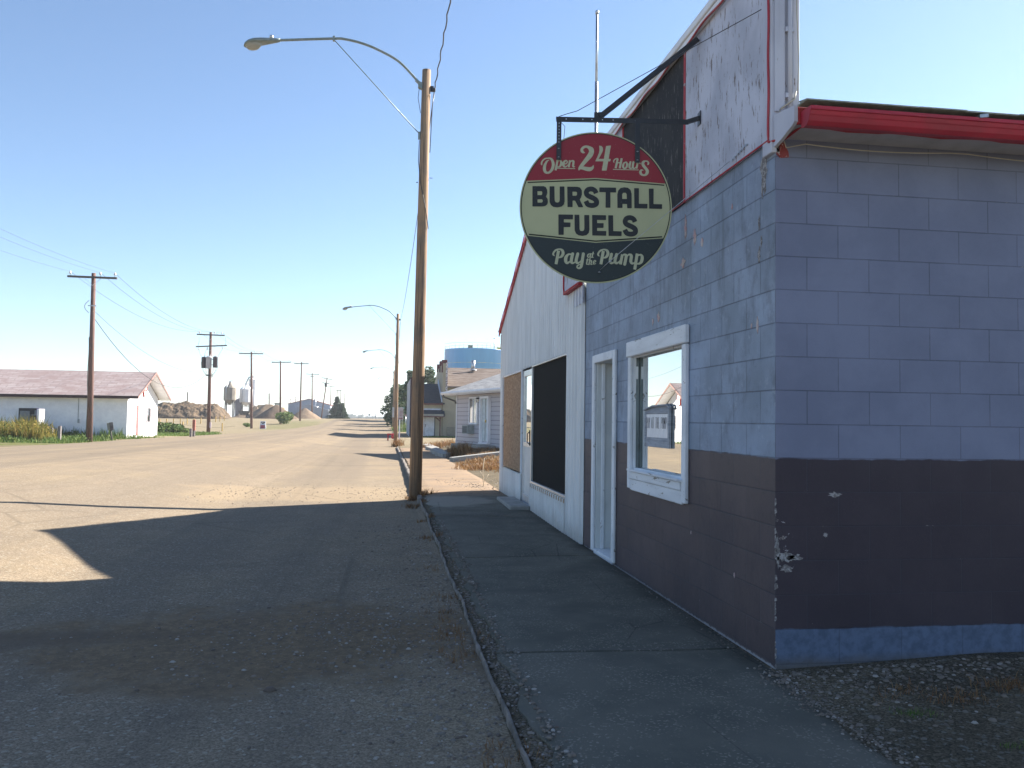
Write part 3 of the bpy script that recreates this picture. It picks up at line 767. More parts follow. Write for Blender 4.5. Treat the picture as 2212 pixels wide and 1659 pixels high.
for (cy, cz, w1, h1) in ((4.955, 2.07, .018, .05), (5.04, 2.08, .012, .02), (6.9, 2.36, .035, .045), (7.06, 2.34, .02, .03), (6.05, 2.88, .035, .06), (6.25, 2.98, .03, .10), (5.9, 2.80, .03, .04), (6.3, 2.72, .05, .04), (5.35, 2.93, .012, .02), (5.3, .45, .01, .02), (6.1, .62, .008, .015)):
    m.prism([(FX-.003, a, b) for a, b in ragged(cy, cz, w1, h1)], (.004, 0, 0))
build_each(m, 'old_paint_patch', pink, bb)

# window of the corner building
wn_ = MB()
wf = wn_
wf.box(FX-.035, 6.150, .83, FX-.002, 6.238, 2.065, .006)      # near jamb
wf.box(FX-.030, 7.640, .83, FX-.002, 7.725, 2.07, .006)       # far jamb
build_each(wf, 'window_frame', M['trim_white'], bb)
m = MB(); m.box(FX-.045, 6.14, 2.07, FX-.003, 7.74, 2.215, .008); m.build('head_board', M['trim_white_old'], bb)
m = MB(); m.box(FX-.045, 6.247, .925, FX-.002, 7.638, .992, .006); m.box(FX-.028, 6.247, .815, FX-.002, 7.638, .922, .006); m.obox((FX-.03, 6.9, .998), (.045, 0, -.012), (0, .69, 0), (0, 0, .008))
m.build('sill', M['trim_white_old'], bb)
m = MB()   # inner sash frame, stepped back
m.box(FX+.015, WY0-.02, WZ0+.002, FX+.055, WY0+.004, WZ1-.002, .003)
m.box(FX+.008, WY0+.006, WZ1-.05, FX+.045, WY1-.012, WZ1-.002, .004); m.box(FX+.008, WY0+.006, WZ0+.002, FX+.045, WY1-.012, WZ0+.035, .004)
build_each(m, 'sash', M['trim_white'], bb)
m = MB(); m.box(FX-.001, WY1-.012, WZ0+.001, FX+.025, WY1+.02, WZ1-.001); m.build('window_lining', M['trim_white'], bb)
m = MB(); m.box(FX+.026, WY1-.010, WZ0+.003, FX+.056, WY1-.002, WZ1-.003, .001); m.build('reflection_strip', simple('dark_reflection_strip', C(.20,.235,.24), C(.10,.12,.125), 9, .8, stretch=(1,1,.3)), bb)  # dark strip added so a dark reflected band shows beside the glass
m = MB(); m.quad((FX+.047, WY0-.015, WZ0+.01), (FX+.047, WY0-.015, WZ1-.01), (FX+.059, WY1-.008, WZ1-.01), (FX+.059, WY1-.008, WZ0+.01)); m.build('window_pane', M['mirror'], bb)
# door of the corner building
m = MB(); m.box(FX-.030, 8.195, .03, FX-.002, 8.285, 2.19, .006); m.box(FX-.030, 9.045, .03, FX-.002, 9.14, 2.19, .006); m.box(FX-.036, 8.287, 2.10, FX-.002, 9.043, 2.19, .006)
m.box(FX+.05, 8.985, .056, FX+.085, 9.017, 2.098, .004)
build_each(m, 'door_frame', M['trim_white'], bb)
m = MB(); m.box(FX-.001, 9.018, .05, FX+.19, 9.049, 2.118, .003); m.box(FX-.001, 8.281, .05, FX+.19, 8.30, 2.118, .003); m.box(FX-.001, 8.301, 2.10, FX+.19, 9.017, 2.119); build_each(m, 'door_lining', M['door_panel'], bb)
m = MB(); m.box(FX-.02, 8.288, -.02, FX+.18, 9.042, .055, .006); m.build('threshold', M['trim_white_old'], bb)
d_ = MB(); d_.box(FX+.19, 8.283, .06, FX+.235, 9.047, 2.115, .004); dd = d_.build('door', M['door_panel'], bb)
m = MB(); m.box(FX+.180, 8.42, .25, FX+.1895, 8.92, .95, .004); m.box(FX+.180, 8.42, 1.1, FX+.1895, 8.92, 1.95, .004); m.build('door_moulding', M['door_panel'], dd)
m = MB(); m.tube([(FX+.189, 8.38, 1.0), (FX+.14, 8.38, 1.0)], .018, 10); m.lathe((FX+.13, 8.38, .98), [(.01, 0), (.028, .012), (.028, .03), (.01, .042)], 12); m.build('door_knob', M['steel'], dd)

# notice board hanging behind the window line: grey tray with a crumpled white sheet
nb = thing('notice_board', 'grey framed board with wrinkled white sheet in the corner building window', 'notice board', (FX+.03, 7.05, 1.4))
Xs = FX+.046
m = MB()
ya, yb, zb_, zt = 6.69, 7.36, 1.235, 1.60
pts = [(Xs, ya, zb_), (Xs, yb, zb_+.005), (Xs, yb, zt-.03), (Xs, 7.1, zt-.005), (Xs, ya+.05, zt+.012), (Xs, ya, zt-.01)]
m.prism(pts, (-.012, 0, 0)); m.box(Xs-.022, ya, zb_, Xs-.0125, ya+.035, zt-.02, .003); m.box(Xs-.022, yb-.035, zb_, Xs-.0125, yb, zt-.05, .003); m.box(Xs-.020, ya+.04, zb_, Xs-.0125, yb-.04, zb_+.06, .003); m.box(Xs-.018, ya+.04, zb_+.062, Xs-.0125, yb-.04, zb_+.082, .003); m.box(Xs-.020, ya+.04, zt-.072, Xs-.0125, yb-.04, zt-.045, .003)
m.tube([(Xs-.022, ya-.02, zt-.035), (Xs-.03, ya+.03, zt), (Xs-.028, 7.1, zt-.004), (Xs-.022, yb+.01, zt-.035)], .009, 6)
m.build('frame', simple('grey_weathered_board', C(0.42,0.43,0.47), C(0.30,0.31,0.34), 5, 0.8, stretch=(1,1,9), bump=.5), nb)
m = MB(); nyy, nzz = 40, 10; vs = []
for j in range(nzz+1):
    for i in range(nyy+1):
        yy = ya+.045 + (yb-ya-.09)*i/nyy; z = zb_+.085 + (zt-.075-zb_-.085)*j/nzz
        vs.append((Xs-.016 - .004*math.sin(i*1.3 + .2*j)*math.cos(i*.37+j*.12), yy, z))
m.add(vs, [(j*(nyy+1)+i, j*(nyy+1)+i+1, (j+1)*(nyy+1)+i+1, (j+1)*(nyy+1)+i) for j in range(nzz) for i in range(nyy)], True)
m.build('sheet', simple('white_plastic_sheet', C(0.80,0.80,0.84), None, 9, 0.35, 0, 0.5, stretch=(1,9,1)), nb)
def stick_text(s, y_left, y_right, z0, h, X, r):
    G = {'P': [[(0,0),(0,1)],[(0,1),(.7,1),(.7,.5),(0,.5)]], 'A': [[(0,0),(.35,1),(.7,0)],[(.15,.4),(.55,.4)]], 'Y': [[(0,1),(.35,.5),(.7,1)],[(.35,.5),(.35,0)]],
         'T': [[(0,1),(.7,1)],[(.35,1),(.35,0)]], 'H': [[(0,0),(0,1)],[(.6,0),(.6,1)],[(0,.5),(.6,.5)]], 'E': [[(.6,0),(0,0),(0,1),(.6,1)],[(0,.5),(.5,.5)]],
         'U': [[(0,1),(0,.1),(.2,0),(.5,0),(.65,.1),(.65,1)]], 'M': [[(0,0),(0,1),(.35,.4),(.7,1),(.7,0)]]}
    m = MB(); n = len(s); stp = (y_right - y_left)/n
    for i, ch in enumerate(s):
        for st in G.get(ch, []):
            m.tube([(X, y_left + stp*(i + a*.95), z0 + b*h) for a, b in st], r, 4)
    return m
stick_text('PAY AT THE PUMP', yb-.055, ya+.055, 1.40, .095, Xs-.021, .0014).build('lettering', simple('dark_marker', C(.05,.04,.05)), nb)
o = MB(); o.box(FX+.018, 7.6275, 1.86, FX+.044, 7.6295, 1.98); tag(o.build('paper_notice', simple('white_paper', C(.75,.77,.8))), 'small white paper stuck high on the window sash', 'notice')

# ---------------------------------------------------------------- corrugated metal building next door
MY0, MY1, MYA, MZA, ME0, ME1 = 9.60, 16.75, 13.66, 4.58, 3.08, 3.34
mbd = thing('metal_building', 'white corrugated metal gabled building with boarded front and black screen', 'building', (FX, MY0, 0))
def rake(y): return ME0 + (MZA-ME0)*(y-MY0)/(MYA-MY0) if y < MYA else MZA + (ME1-MZA)*(y-MYA)/(MY1-MYA)
OPEN = [(10.44, 13.14, .46, 2.33), (13.20, 14.13, .06, 2.33), (14.18, 16.52, .54, 2.33)]
m = MB()
prof = [(0, 0), (.030, 0), (.036, -.040), (.060, -.040), (.066, 0), (.110, 0), (.113, -.007), (.120, -.007), (.123, 0), (.157, 0)]
pitch = .157; ybr = {MY0, MY1, MYA}
k = 0
while MY0 + k*pitch < MY1:
    for (a, _) in prof: ybr.add(round(min(MY1, MY0 + k*pitch + a), 4))
    k += 1
for h in OPEN: ybr |= {h[0], h[1]}
ybr = sorted(ybr)
def ribx(y):
    a = (y - MY0) % pitch
    return FX - .004 + float(np.interp(a, [p[0] for p in prof], [p[1] for p in prof]))
for a, b in zip(ybr[:-1], ybr[1:]):
    if b - a < 1e-5: continue
    zs = [-.05, None]; mid = (a+b)/2
    segs = [(-.05, min(rake(a), rake(b)), True)]
    for h in OPEN:
        if h[0] <= mid <= h[1]: segs = [(-.05, h[2], False), (h[3], 0, True)]
    for (z0, z1, top) in segs:
        za, zb = (rake(a)-.02, rake(b)-.02) if top else (z1, z1)
        off = 0.0
        if not top: off = -.008                               # the skirt below the openings stands a little proud
        m.quad((ribx(a+1e-4)+off, a, z0), (ribx(a+1e-4)+off, a, za), (ribx(b-1e-4)+off, b, zb), (ribx(b-1e-4)+off, b, z0))
m.build('front_wall', M['siding'], mbd)
m = MB(); sc_ = random.Random(4)
for z in (.95, 1.62, 2.36, 3.0, 3.6, 4.1):
    for k in range(int((MY1-MY0)/pitch)):
        y = MY0 + k*pitch + .145
        if any(h[0]-.02 < y < h[1]+.02 and h[2] < z < h[3] for h in OPEN) or z > rake(y)-.1: continue
        m.lathe((0, 0, 0), [(.001, 0), (.001, .001)], 3) if False else m.obox((FX-.009, y, z + sc_.uniform(-.01, .01)), (.004, 0, 0), (0, .007, 0), (0, 0, .007))
tag(m.build('screws', simple('dark_screw_heads', C(.05,.05,.055)), mbd), kind='stuff')
m = MB(); m.quad((FX+.05, MY1, -.1), (FX+.05, MY1, ME1), (14, MY1, ME1), (14, MY1, -.1)); m.quad((14, MY0, 0), (14, MY1, 0), (14, MY1, ME1), (14, MY0, ME0))
m.prism([(FX+.06, MY0+.05, -.1), (FX+.06, MY0+.05, ME0-.05), (FX+.06, MYA, MZA-.05), (FX+.06, MY1-.02, ME1-.05), (FX+.06, MY1-.02, -.1)], (.02, 0, 0)) if False else None
m.build('side_wall', M['siding'], mbd)
m = MB(); X0, X1 = FX-.045, 14.2
m.prism([(X0, MYA, MZA+.02), (X0, MY1+.22, ME1-.06), (X0, MY1+.22, ME1-.10), (X0, MYA, MZA-.02)], (X1-X0, 0, 0)); m.prism([(FX+.03, MY0+.02, ME0-.02), (FX+.03, MYA, MZA+.0), (FX+.03, MYA, MZA-.04), (FX+.03, MY0+.02, ME0-.06)], (X1-FX, 0, 0))
m.build('roof', M['asph_shingle_edge'], mbd)
m = MB()   # red rake boards
def rb(y0, z0, y1, z1, x, th, hh):
    m.prism([(x, y0, z0), (x, y1, z1), (x, y1, z1-hh), (x, y0, z0-hh)], (th, 0, 0))
rb(MYA, MZA+.015, MY1+.22, ME1-.065, X0-.022, .021, .10)
m.build('rake_board', M['red_wood'], mbd)
m = MB(); m.tube([(X0-.03, y, rake(y)+.02+.015*math.sin(y*7)) for y in np.linspace(MYA+.05, MY1+.2, 60)], .008, 5); m.build('rope_light', M['red_rope'], mbd)
m = MB(); m.box(X0+.02, MY1+.10, ME1-.42, FX+.06, MY1+.2, ME1-.13); m.build('eave_return', simple('dark_eave', C(.05,.04,.045)), mbd)
# openings
m = MB(); m.box(FX+.008, 10.47, .50, FX+.022, 13.12, 2.31); m.build('black_screen', M['black_screen'], mbd)
m = MB(); m.box(FX-.03, 10.44, .44, FX+.03, 10.468, 2.34, .003); m.box(FX-.022, 13.122, .44, FX+.03, 13.15, 2.34, .003); m.box(FX-.022, 10.47, 2.312, FX+.03, 13.12, 2.345, .003); m.box(FX-.028, 10.47, .462, FX+.03, 13.12, .498, .003)
build_each(m, 'screen_frame', M['alu'], mbd)
m = MB(); m.box(FX-.040, 10.42, .40, FX+.0, 13.14, .452, .004); m.build('sill_board', simple('bare_pine_board', C(.42,.30,.20), C(.33,.24,.17), 6, .8, stretch=(1,2,9)), mbd)
m = MB(); m.box(FX+.0, 14.19, .56, FX+.012, 16.50, 2.30); m.build('boarded_panel', M['osb'], mbd)
m = MB(); m.box(FX-.03, 14.15, 2.302, FX+.02, 16.6, 2.345, .003); m.box(FX-.03, 16.505, .54, FX+.02, 16.54, 2.30, .003); m.box(FX-.03, 14.15, .54, FX+.02, 14.185, 2.30, .003); build_each(m, 'panel_trim', M['trim_white'], mbd)
dr = MB()
dr.box(FX+.0, 13.21, .08, FX+.045, 13.31, 2.30, .004); dr.box(FX+.0, 14.03, .08, FX+.045, 14.12, 2.30, .004); dr.box(FX+.0, 13.312, 2.2, FX+.045, 14.028, 2.30, .004); dr.box(FX+.0, 13.312, 1.02, FX+.045, 14.028, 1.10, .004); dr.box(FX+.0, 13.312, .08, FX+.045, 14.028, .22, .004)
do = dr.build('door', M['alu'], mbd)
m = MB(); m.quad((FX+.02, 13.312, 1.10), (FX+.02, 13.312, 2.2), (FX+.02, 14.028, 2.2), (FX+.02, 14.028, 1.10)); m.build('pane', M['mirror'], do)
m = MB(); m.box(FX+.012, 13.312, .222, FX+.03, 14.028, 1.018); m.build('door_panel', M['door_panel'], do)
m = MB(); m.box(FX-.02, 13.33, 1.05, FX-.002, 13.36, 1.30, .004); m.tube([(FX-.01, 13.345, 1.28), (FX-.05, 13.345, 1.24), (FX-.05, 13.345, 1.10), (FX-.01, 13.345, 1.07)], .009, 6); m.build('door_handle', M['black_steel'], do)
m = MB(); m.box(FX-.03, 13.18, -.02, FX+.05, 14.15, .078, .006); m.build('threshold', M['trim_white_old'], mbd)
st = MB(); st.box(1.93, 13.0, -.02, 2.25, 14.6, .115, .015); tag(st.build('doorstep', M['concrete']), 'low concrete doorstep before the metal building door', 'step')

mast = MB(); mast.tube([(2.68, 10.7, 3.0), (2.68, 10.7, 6.0)], .022, 10); mast.tube([(2.68, 10.7, 6.0), (2.68, 10.7, 6.93)], .017, 10)
ms = thing('roof_mast', 'thin galvanised pipe mast rising behind the round sign', 'mast', (2.68, 10.7, 3.0)); mast.build('mast', M['steel'], ms)
m = MB(); m.lathe((2.68, 10.7, 6.93), [(.024, 0), (.024, .04), (.01, .05)], 10); m.build('cap', M['steel'], ms)
vp = MB(); vp.tube([(2.75, 8.9, 3.9), (2.75, 8.9, 4.72), (2.74, 8.93, 4.79), (2.68, 9.0, 4.82), (2.62, 9.06, 4.79), (2.61, 9.08, 4.73)], .026, 10)
tag(vp.build('vent_pipe', M['steel']), 'hooked grey vent pipe behind the top of the false front', 'pipe')

# ---------------------------------------------------------------- the hanging round sign
SY = 5.93; ZTURN = -R(7.2)
SXC, SYC = FX - .792*math.cos(ZTURN), SY - .792*math.sin(ZTURN)
SZC = 3.056; SR = .572
sg = thing('round_sign', 'round OPEN 24 HOURS BURSTALL FUELS sign in red, cream and dark green', 'sign', (SXC, SYC, SZC), ZTURN)
def sl_(sx, sy):      # photo pixel (4000 px) -> sign-local metres
    dx = sx - 2330.9; dy = sy - 809
    return (dx/295.6*SR, (-dy/298.7 + .020*dx/295.6)*SR)
def disc(r, y, n=96): return [(r*math.cos(2*math.pi*i/n), y, r*math.sin(2*math.pi*i/n)) for i in range(n)]
spk = lambda nm, c, c2, thr=.70: (lambda t: (t.color(t.mix(t.step(t.noise(t.co(), 95, 3, .8), thr, thr+.03), c, c2)), t.m)[1])(NT(nm, .5, 0, .4))
cream = simple('sign_cream', C(.44,.46,.28), C(.40,.42,.255), 3, .5)
redm = spk('sign_red', C(.26,.014,.028), C(.40,.16,.15), .655)
dark = spk('sign_dark_green', C(.014,.026,.030), C(.10,.13,.12), .655)
m = MB(); m.prism(disc(SR, 0.006), (0, -.012, 0)); m.build('sign_panel', cream, sg, world=False)
def chev(top): # returns z as function of x
    return (lambda x: (.2225 - .062*abs(x))) if top else (lambda x: (-.268 + .085*abs(x)))
def region(zf, above, r, y, m):
    """part of the disc of radius r above/below the line z = zf(x)"""
    n = 160; up = []; lo = []
    xs = np.linspace(-r, r, n)
    for x in xs:
        c = math.sqrt(max(0, r*r-x*x)); z = zf(x)
        if above and c > z: up.append((x, y, c)); lo.append((x, y, max(z, -c)))
        if not above and -c < z: up.append((x, y, min(z, c))); lo.append((x, y, -c))
    b = len(m.v); k = len(up); m.v.extend(up); m.v.extend(lo)
    for i in range(k-1): m.f.append((b+i, b+k+i, b+k+i+1, b+i+1)); m.sm.append(False)
tz = chev(True); bz = chev(False)
rin = SR*.972
m = MB(); n = 128
for i in range(n):
    a, b = 2*math.pi*i/n, 2*math.pi*(i+1)/n; r0, r1 = SR*.972, SR*.984
    m.quad((r0*math.cos(a), -.0072, r0*math.sin(a)), (r1*math.cos(a), -.0072, r1*math.sin(a)), (r1*math.cos(b), -.0072, r1*math.sin(b)), (r0*math.cos(b), -.0072, r0*math.sin(b)))
for (zf, o1, o2) in ((tz, -.0085, -.0175), (bz, .017, .007)):
    xs = np.linspace(-rin, rin, 80)
    xs = [x for x in xs if abs(x) < math.sqrt(max(0, rin**2 - zf(x)**2))]
    for a, b in zip(xs[:-1], xs[1:]):
        m.quad((a, -.0076, zf(a)+o2), (b, -.0076, zf(b)+o2), (b, -.0076, zf(b)+o1), (a, -.0076, zf(a)+o1))
m.build('dark_lines', simple('sign_line_black', C(.012,.02,.02)), sg, world=False)
m = MB(); region(tz, True, rin, -.0068, m); m.build('red_field', redm, sg, world=False)
m = MB(); region(bz, False, rin, -.0068, m); m.build('green_field', dark, sg, world=False)

# --- lettering by distance fields (hand traced), meshed with marching squares
def cm(pts, sub=6):
    P_ = np.array(pts, float); 
    if len(P_) < 3: return P_
    out = []
    for i in range(len(P_)-1):
        p0 = P_[max(i-1, 0)]; p1 = P_[i]; p2 = P_[i+1]; p3 = P_[min(i+2, len(P_)-1)]
        for k in range(sub):
            t = k/sub
            out.append(.5*((2*p1) + (-p0+p2)*t + (2*p0-5*p1+4*p2-p3)*t*t + (-p0+3*p1-3*p2+p3)*t**3))
    out.append(P_[-1]); return np.array(out)
class SDF:
    def __init__(s, x0, z0, x1, z1, h): s.h = h; s.xs = np.arange(x0, x1, h); s.zs = np.arange(z0, z1, h); s.X, s.Z = np.meshgrid(s.xs, s.zs); s.d = np.full(s.X.shape, 1.0)
    def stroke(s, pts, flat0=False, flat1=False):
        q = cm(pts); ar = [0]
        for a, b in zip(q[:-1], q[1:]): ar.append(ar[-1] + math.hypot(*(b[:2]-a[:2])))
        L = ar[-1]
        e0 = (q[0][:2], (q[0][:2]-q[1][:2])); e1 = (q[-1][:2], (q[-1][:2]-q[-2][:2]))
        for i, (a, b) in enumerate(zip(q[:-1], q[1:])):
            rm = max(a[2], b[2]); mrg = rm + s.h*3
            xm, xM = min(a[0], b[0])-mrg, max(a[0], b[0])+mrg; zm, zM = min(a[1], b[1])-mrg, max(a[1], b[1])+mrg
            i0, i1 = np.searchsorted(s.xs, xm), np.searchsorted(s.xs, xM); j0, j1 = np.searchsorted(s.zs, zm), np.searchsorted(s.zs, zM)
            if i1 <= i0 or j1 <= j0: continue
            X = s.X[j0:j1, i0:i1]; Z = s.Z[j0:j1, i0:i1]
            dx, dz = b[0]-a[0], b[1]-a[1]; l2 = dx*dx+dz*dz + 1e-12
            t = np.clip(((X-a[0])*dx+(Z-a[1])*dz)/l2, 0, 1)
            d = np.hypot(X-a[0]-t*dx, Z-a[1]-t*dz) - (a[2]+(b[2]-a[2])*t)
            for fl, (e, v), dist in ((flat0, e0, ar[i]), (flat1, e1, L-ar[i+1])):
                if fl and dist < rm*1.6:
                    v = v/ (np.hypot(*v)+1e-9); d = np.maximum(d, (X-e[0])*v[0]+(Z-e[1])*v[1])
            s.d[j0:j1, i0:i1] = np.minimum(s.d[j0:j1, i0:i1], d)
    def poly(s, pts, hole=False):
        q = np.array(pts, float); n = len(q); ins = np.zeros(s.X.shape, bool); dd = np.full(s.X.shape, 9.0)
        for i in range(n):
            a, b = q[i], q[(i+1) % n]
            dx, dz = b[0]-a[0], b[1]-a[1]; l2 = dx*dx+dz*dz+1e-12
            t = np.clip(((s.X-a[0])*dx+(s.Z-a[1])*dz)/l2, 0, 1)
            dd = np.minimum(dd, np.hypot(s.X-a[0]-t*dx, s.Z-a[1]-t*dz))
            c = ((a[1] > s.Z) != (b[1] > s.Z))
            with np.errstate(divide='ignore', invalid='ignore'):
                xi = (b[0]-a[0])*(s.Z-a[1])/(b[1]-a[1]+1e-15)+a[0]
            ins ^= c & (s.X < xi)
        d = np.where(ins, -dd, dd)
        s.d = np.maximum(s.d, -d) if hole else np.minimum(s.d, d)
    def mesh(s, y):
        m = MB(); idx = {}; d = s.d; nz, nx = d.shape; H = s.h
        def vert(key, x, z):
            if key not in idx: idx[key] = len(m.v); m.v.append((x, y, z))
            return idx[key]
        ins = d < 0
        for j in range(nz-1):
            i = 0
            while i < nx-1:
                c = (ins[j,i], ins[j,i+1], ins[j+1,i+1], ins[j+1,i])
                k = sum(c)
                if k == 0: i += 1; continue
                if k == 4:
                    i2 = i
                    while i2 < nx-1 and ins[j,i2+1] and ins[j+1,i2+1] and ins[j,i2] and ins[j+1,i2]: i2 += 1
                    m.f.append((vert((i,j,0), s.xs[i], s.zs[j]), vert((i2,j,0), s.xs[i2], s.zs[j]), vert((i2,j+1,0), s.xs[i2], s.zs[j+1]), vert((i,j+1,0), s.xs[i], s.zs[j+1]))); m.sm.append(False)
                    i = i2; continue
                cs = [(i,j),(i+1,j),(i+1,j+1),(i,j+1)]; f = []
                for e in range(4):
                    a, b = cs[e], cs[(e+1) % 4]; da, db = d[a[1],a[0]], d[b[1],b[0]]
                    if da < 0: f.append(vert((a[0],a[1],0), s.xs[a[0]], s.zs[a[1]]))
                    if (da < 0) != (db < 0):
                        t = da/(da-db); key = (min(a,b), max(a,b), 1)
                        f.append(vert(key, s.xs[a[0]]+(s.xs[b[0]]-s.xs[a[0]])*t, s.zs[a[1]]+(s.zs[b[1]]-s.zs[a[1]])*t))
                if len(f) > 2: m.f.append(tuple(f)); m.sm.append(False)
                i += 1
        return m
def conv(ox, oy, sc):
    k = SR/295.6*sc
    def f(pts):
        o = []
        for p in pts:
            x, z = sl_(ox + p[0]*sc, oy + p[1]*sc)
            o.append((x, z, p[2]*k) if len(p) > 2 else (x, z))
        return o
    return f
A1 = conv(2090, 540, .1085); A2 = conv(2320, 540, .1085); A3 = conv(2060, 700, .2532); A4 = conv(2150, 960, .1718)
letc = simple('sign_cream_letters', C(.46,.48,.33), C(.42,.44,.30), 40, .5)
blk_ = spk('sign_black_letters', C(.010,.014,.018), C(.12,.14,.13), .65)
# BURSTALL
s = SDF(-.50, -.02, .50, .18, .0024); f = A3
for p in ([(95,104),(100,100),(265,100),(300,115),(322,160),(325,210),(305,265),(330,300),(335,350),(325,385),(295,410),(250,418),(104,418),(98,412)],
 [(357,107),(362,103),(428,103),(432,108),(437,320),(450,350),(480,357),(505,348),(514,320),(512,108),(517,105),(580,105),(585,110),(590,340),(580,385),(545,420),(480,433),(420,425),(380,395),(360,350)],
 [(628,113),(633,108),(780,110),(825,122),(852,165),(855,230),(840,280),(822,310),(874,420),(868,430),(808,430),(800,424),(750,328),(712,326),(713,424),(708,428),(640,428),(635,423)],
 [(1120,125),(1125,120),(1373,123),(1378,128),(1378,195),(1373,200),(1290,198),(1293,433),(1288,438),(1223,438),(1218,433),(1218,195),(1125,193),(1120,188)],
 [(1405,442),(1400,436),(1397,230),(1410,170),(1445,130),(1500,118),(1560,125),(1600,160),(1617,220),(1620,440),(1614,446),(1556,446),(1550,440),(1547,380),(1478,378),(1478,436),(1473,441)],
 [(1655,135),(1660,130),(1724,132),(1729,137),(1730,375),(1857,378),(1862,383),(1860,445),(1855,450),(1665,446),(1660,441)],
 [(1880,143),(1885,138),(1950,138),(1955,143),(1955,380),(2083,383),(2088,388),(2087,452),(2082,457),(1893,452),(1888,447)]): s.poly(f(p))
for p in ([(172,180),(235,180),(245,190),(246,225),(235,240),(175,240)], [(175,308),(240,305),(255,320),(255,342),(243,357),(177,357)],
 [(708,187),(765,188),(780,200),(778,235),(765,250),(710,250)], [(1473,300),(1472,230),(1485,205),(1525,203),(1540,225),(1543,300)]): s.poly(f(p), True)
SS = [(1072,212,37),(1050,168,37),(1000,145,38),(945,157,38),(921,198,38),(935,240,38),(980,266,39),(1035,292,39),(1074,325,39),(1079,370,38),(1050,395,38),(1000,402,38),(945,385,38),(916,332,37)]
s.stroke(f(SS), True, True)
s.mesh(-.0084).build('lettering', blk_, sg, world=False)
s = SDF(-.34, -.23, .36, -.02, .0024)
for p in ([(497,547),(502,542),(717,545),(722,550),(720,615),(715,620),(582,618),(582,665),(680,668),(685,673),(683,735),(678,740),(582,740),(582,856),(577,860),(507,860),(502,855)],
 [(743,550),(748,546),(814,546),(818,550),(824,770),(835,795),(860,802),(888,793),(897,765),(893,554),(898,550),(966,552),(970,556),(975,780),(965,830),(930,865),(870,877),(810,868),(770,840),(748,790)],
 [(1013,555),(1018,550),(1223,555),(1228,560),(1227,625),(1222,630),(1090,628),(1092,677),(1187,678),(1192,683),(1190,747),(1185,752),(1092,752),(1093,798),(1229,801),(1234,806),(1232,870),(1227,875),(1023,870),(1018,865)],
 [(1260,560),(1265,556),(1331,556),(1336,561),(1340,802),(1465,806),(1470,811),(1468,875),(1463,880),(1273,877),(1268,872)]): s.poly(f(p))
s.stroke(f([(x+600, y+448, r) for x, y, r in SS]), True, True)
s.mesh(-.0084).build('lettering', blk_, sg, world=False)
# Open 24 Hours
s = SDF(-.47, .22, .45, .48, .0020); f = A1
for p in ([(270,935,14),(262,905,27),(262,855,28),(300,780,25),(380,710,24),(480,690,20),(560,692,26),(625,745,42),(668,840,50),(678,950,52),(645,1080,50),(570,1185,42),(480,1225,36),(400,1190,48),(365,1090,56),(372,980,52),(405,880,40),(455,800,30),(530,750,10)],
 [(842,800,20),(900,765,20),(950,795,36),(965,865,42),(945,950,40),(895,1003,26),(840,1010,18)], [(1060,905,14),(1140,885,20),(1180,830,22),(1150,775,20),(1090,795,34),(1045,870,42),(1045,950,42),(1090,1003,30),(1150,990,20),(1205,930,12)],
 [(1262,870,14),(1330,790,20),(1400,800,36),(1395,900,38),(1388,975,36),(1420,1010,20),(1458,985,8)], [(1800,480,14),(1745,470,40),(1697,415,50),(1708,340,45),(1780,278,45),(1870,262,40),(1955,300,58),(2030,370,88),(2040,470,90),(1985,590,90),(1890,710,78),(1780,850,68),(1700,950,62),(1630,1050,48),(1598,1115,20)],
 [(1650,1050,40),(1750,1050,60),(1880,1080,72),(1990,1090,72),(2070,1050,52),(2105,1000,30),(2112,940,8)], [(820,1055,14),(1455,1070,14)]): s.stroke(f(p))
s.stroke(f([(838,738,38),(765,1132,38)]), True, True); s.stroke(f([(1272,765,34),(1235,1022,34)]), True, True)
f = A2
for p in ([(445,240),(620,222),(470,1140),(300,1140)], [(58,802),(130,712),(620,712),(600,802)], [(195,225),(280,240),(325,290),(338,370),(320,450),(270,550),(190,700),(140,800),(62,802),(130,650),(190,500),(210,400),(205,300)]): s.poly(f(p))
s.stroke(f([(868,700,35),(795,1055,38)]), True, True); s.stroke(f([(1010,688,38),(942,1060,38)]), True, True)
for p in ([(740,850,8),(722,800,20),(760,730,20),(830,700,18),(870,700,14)], [(850,852,20),(975,852,20)], [(1150,830,18),(1085,880,32),(1062,980,38),(1085,1045,30),(1140,1055,26),(1190,1000,36),(1205,910,38),(1180,840,28),(1150,830,18)], [(1190,895,10),(1275,900,10)],
 [(1325,830,36),(1290,990,38),(1318,1055,28),(1370,1050,18),(1400,1010,14)], [(1435,830,36),(1408,990,38),(1435,1055,28),(1490,1050,18),(1520,1010,14)], [(1590,880,12),(1640,850,20),(1678,885,20)],
 [(1945,925,12),(1965,895,30),(1970,850,30),(1930,800,26),(1860,790,22),(1795,820,45),(1768,885,50),(1800,965,52),(1870,1050,52),(1930,1140,55),(1925,1220,55),(1880,1285,42),(1800,1308,32),(1715,1270,42),(1685,1190,45),(1720,1120,30),(1790,1128,10)], [(710,1095,14),(1610,1115,14)]): s.stroke(f(p))
s.stroke(f([(1585,840,34),(1545,1068,34)]), True, True)
s.mesh(-.0084).build('lettering', letc, sg, world=False)
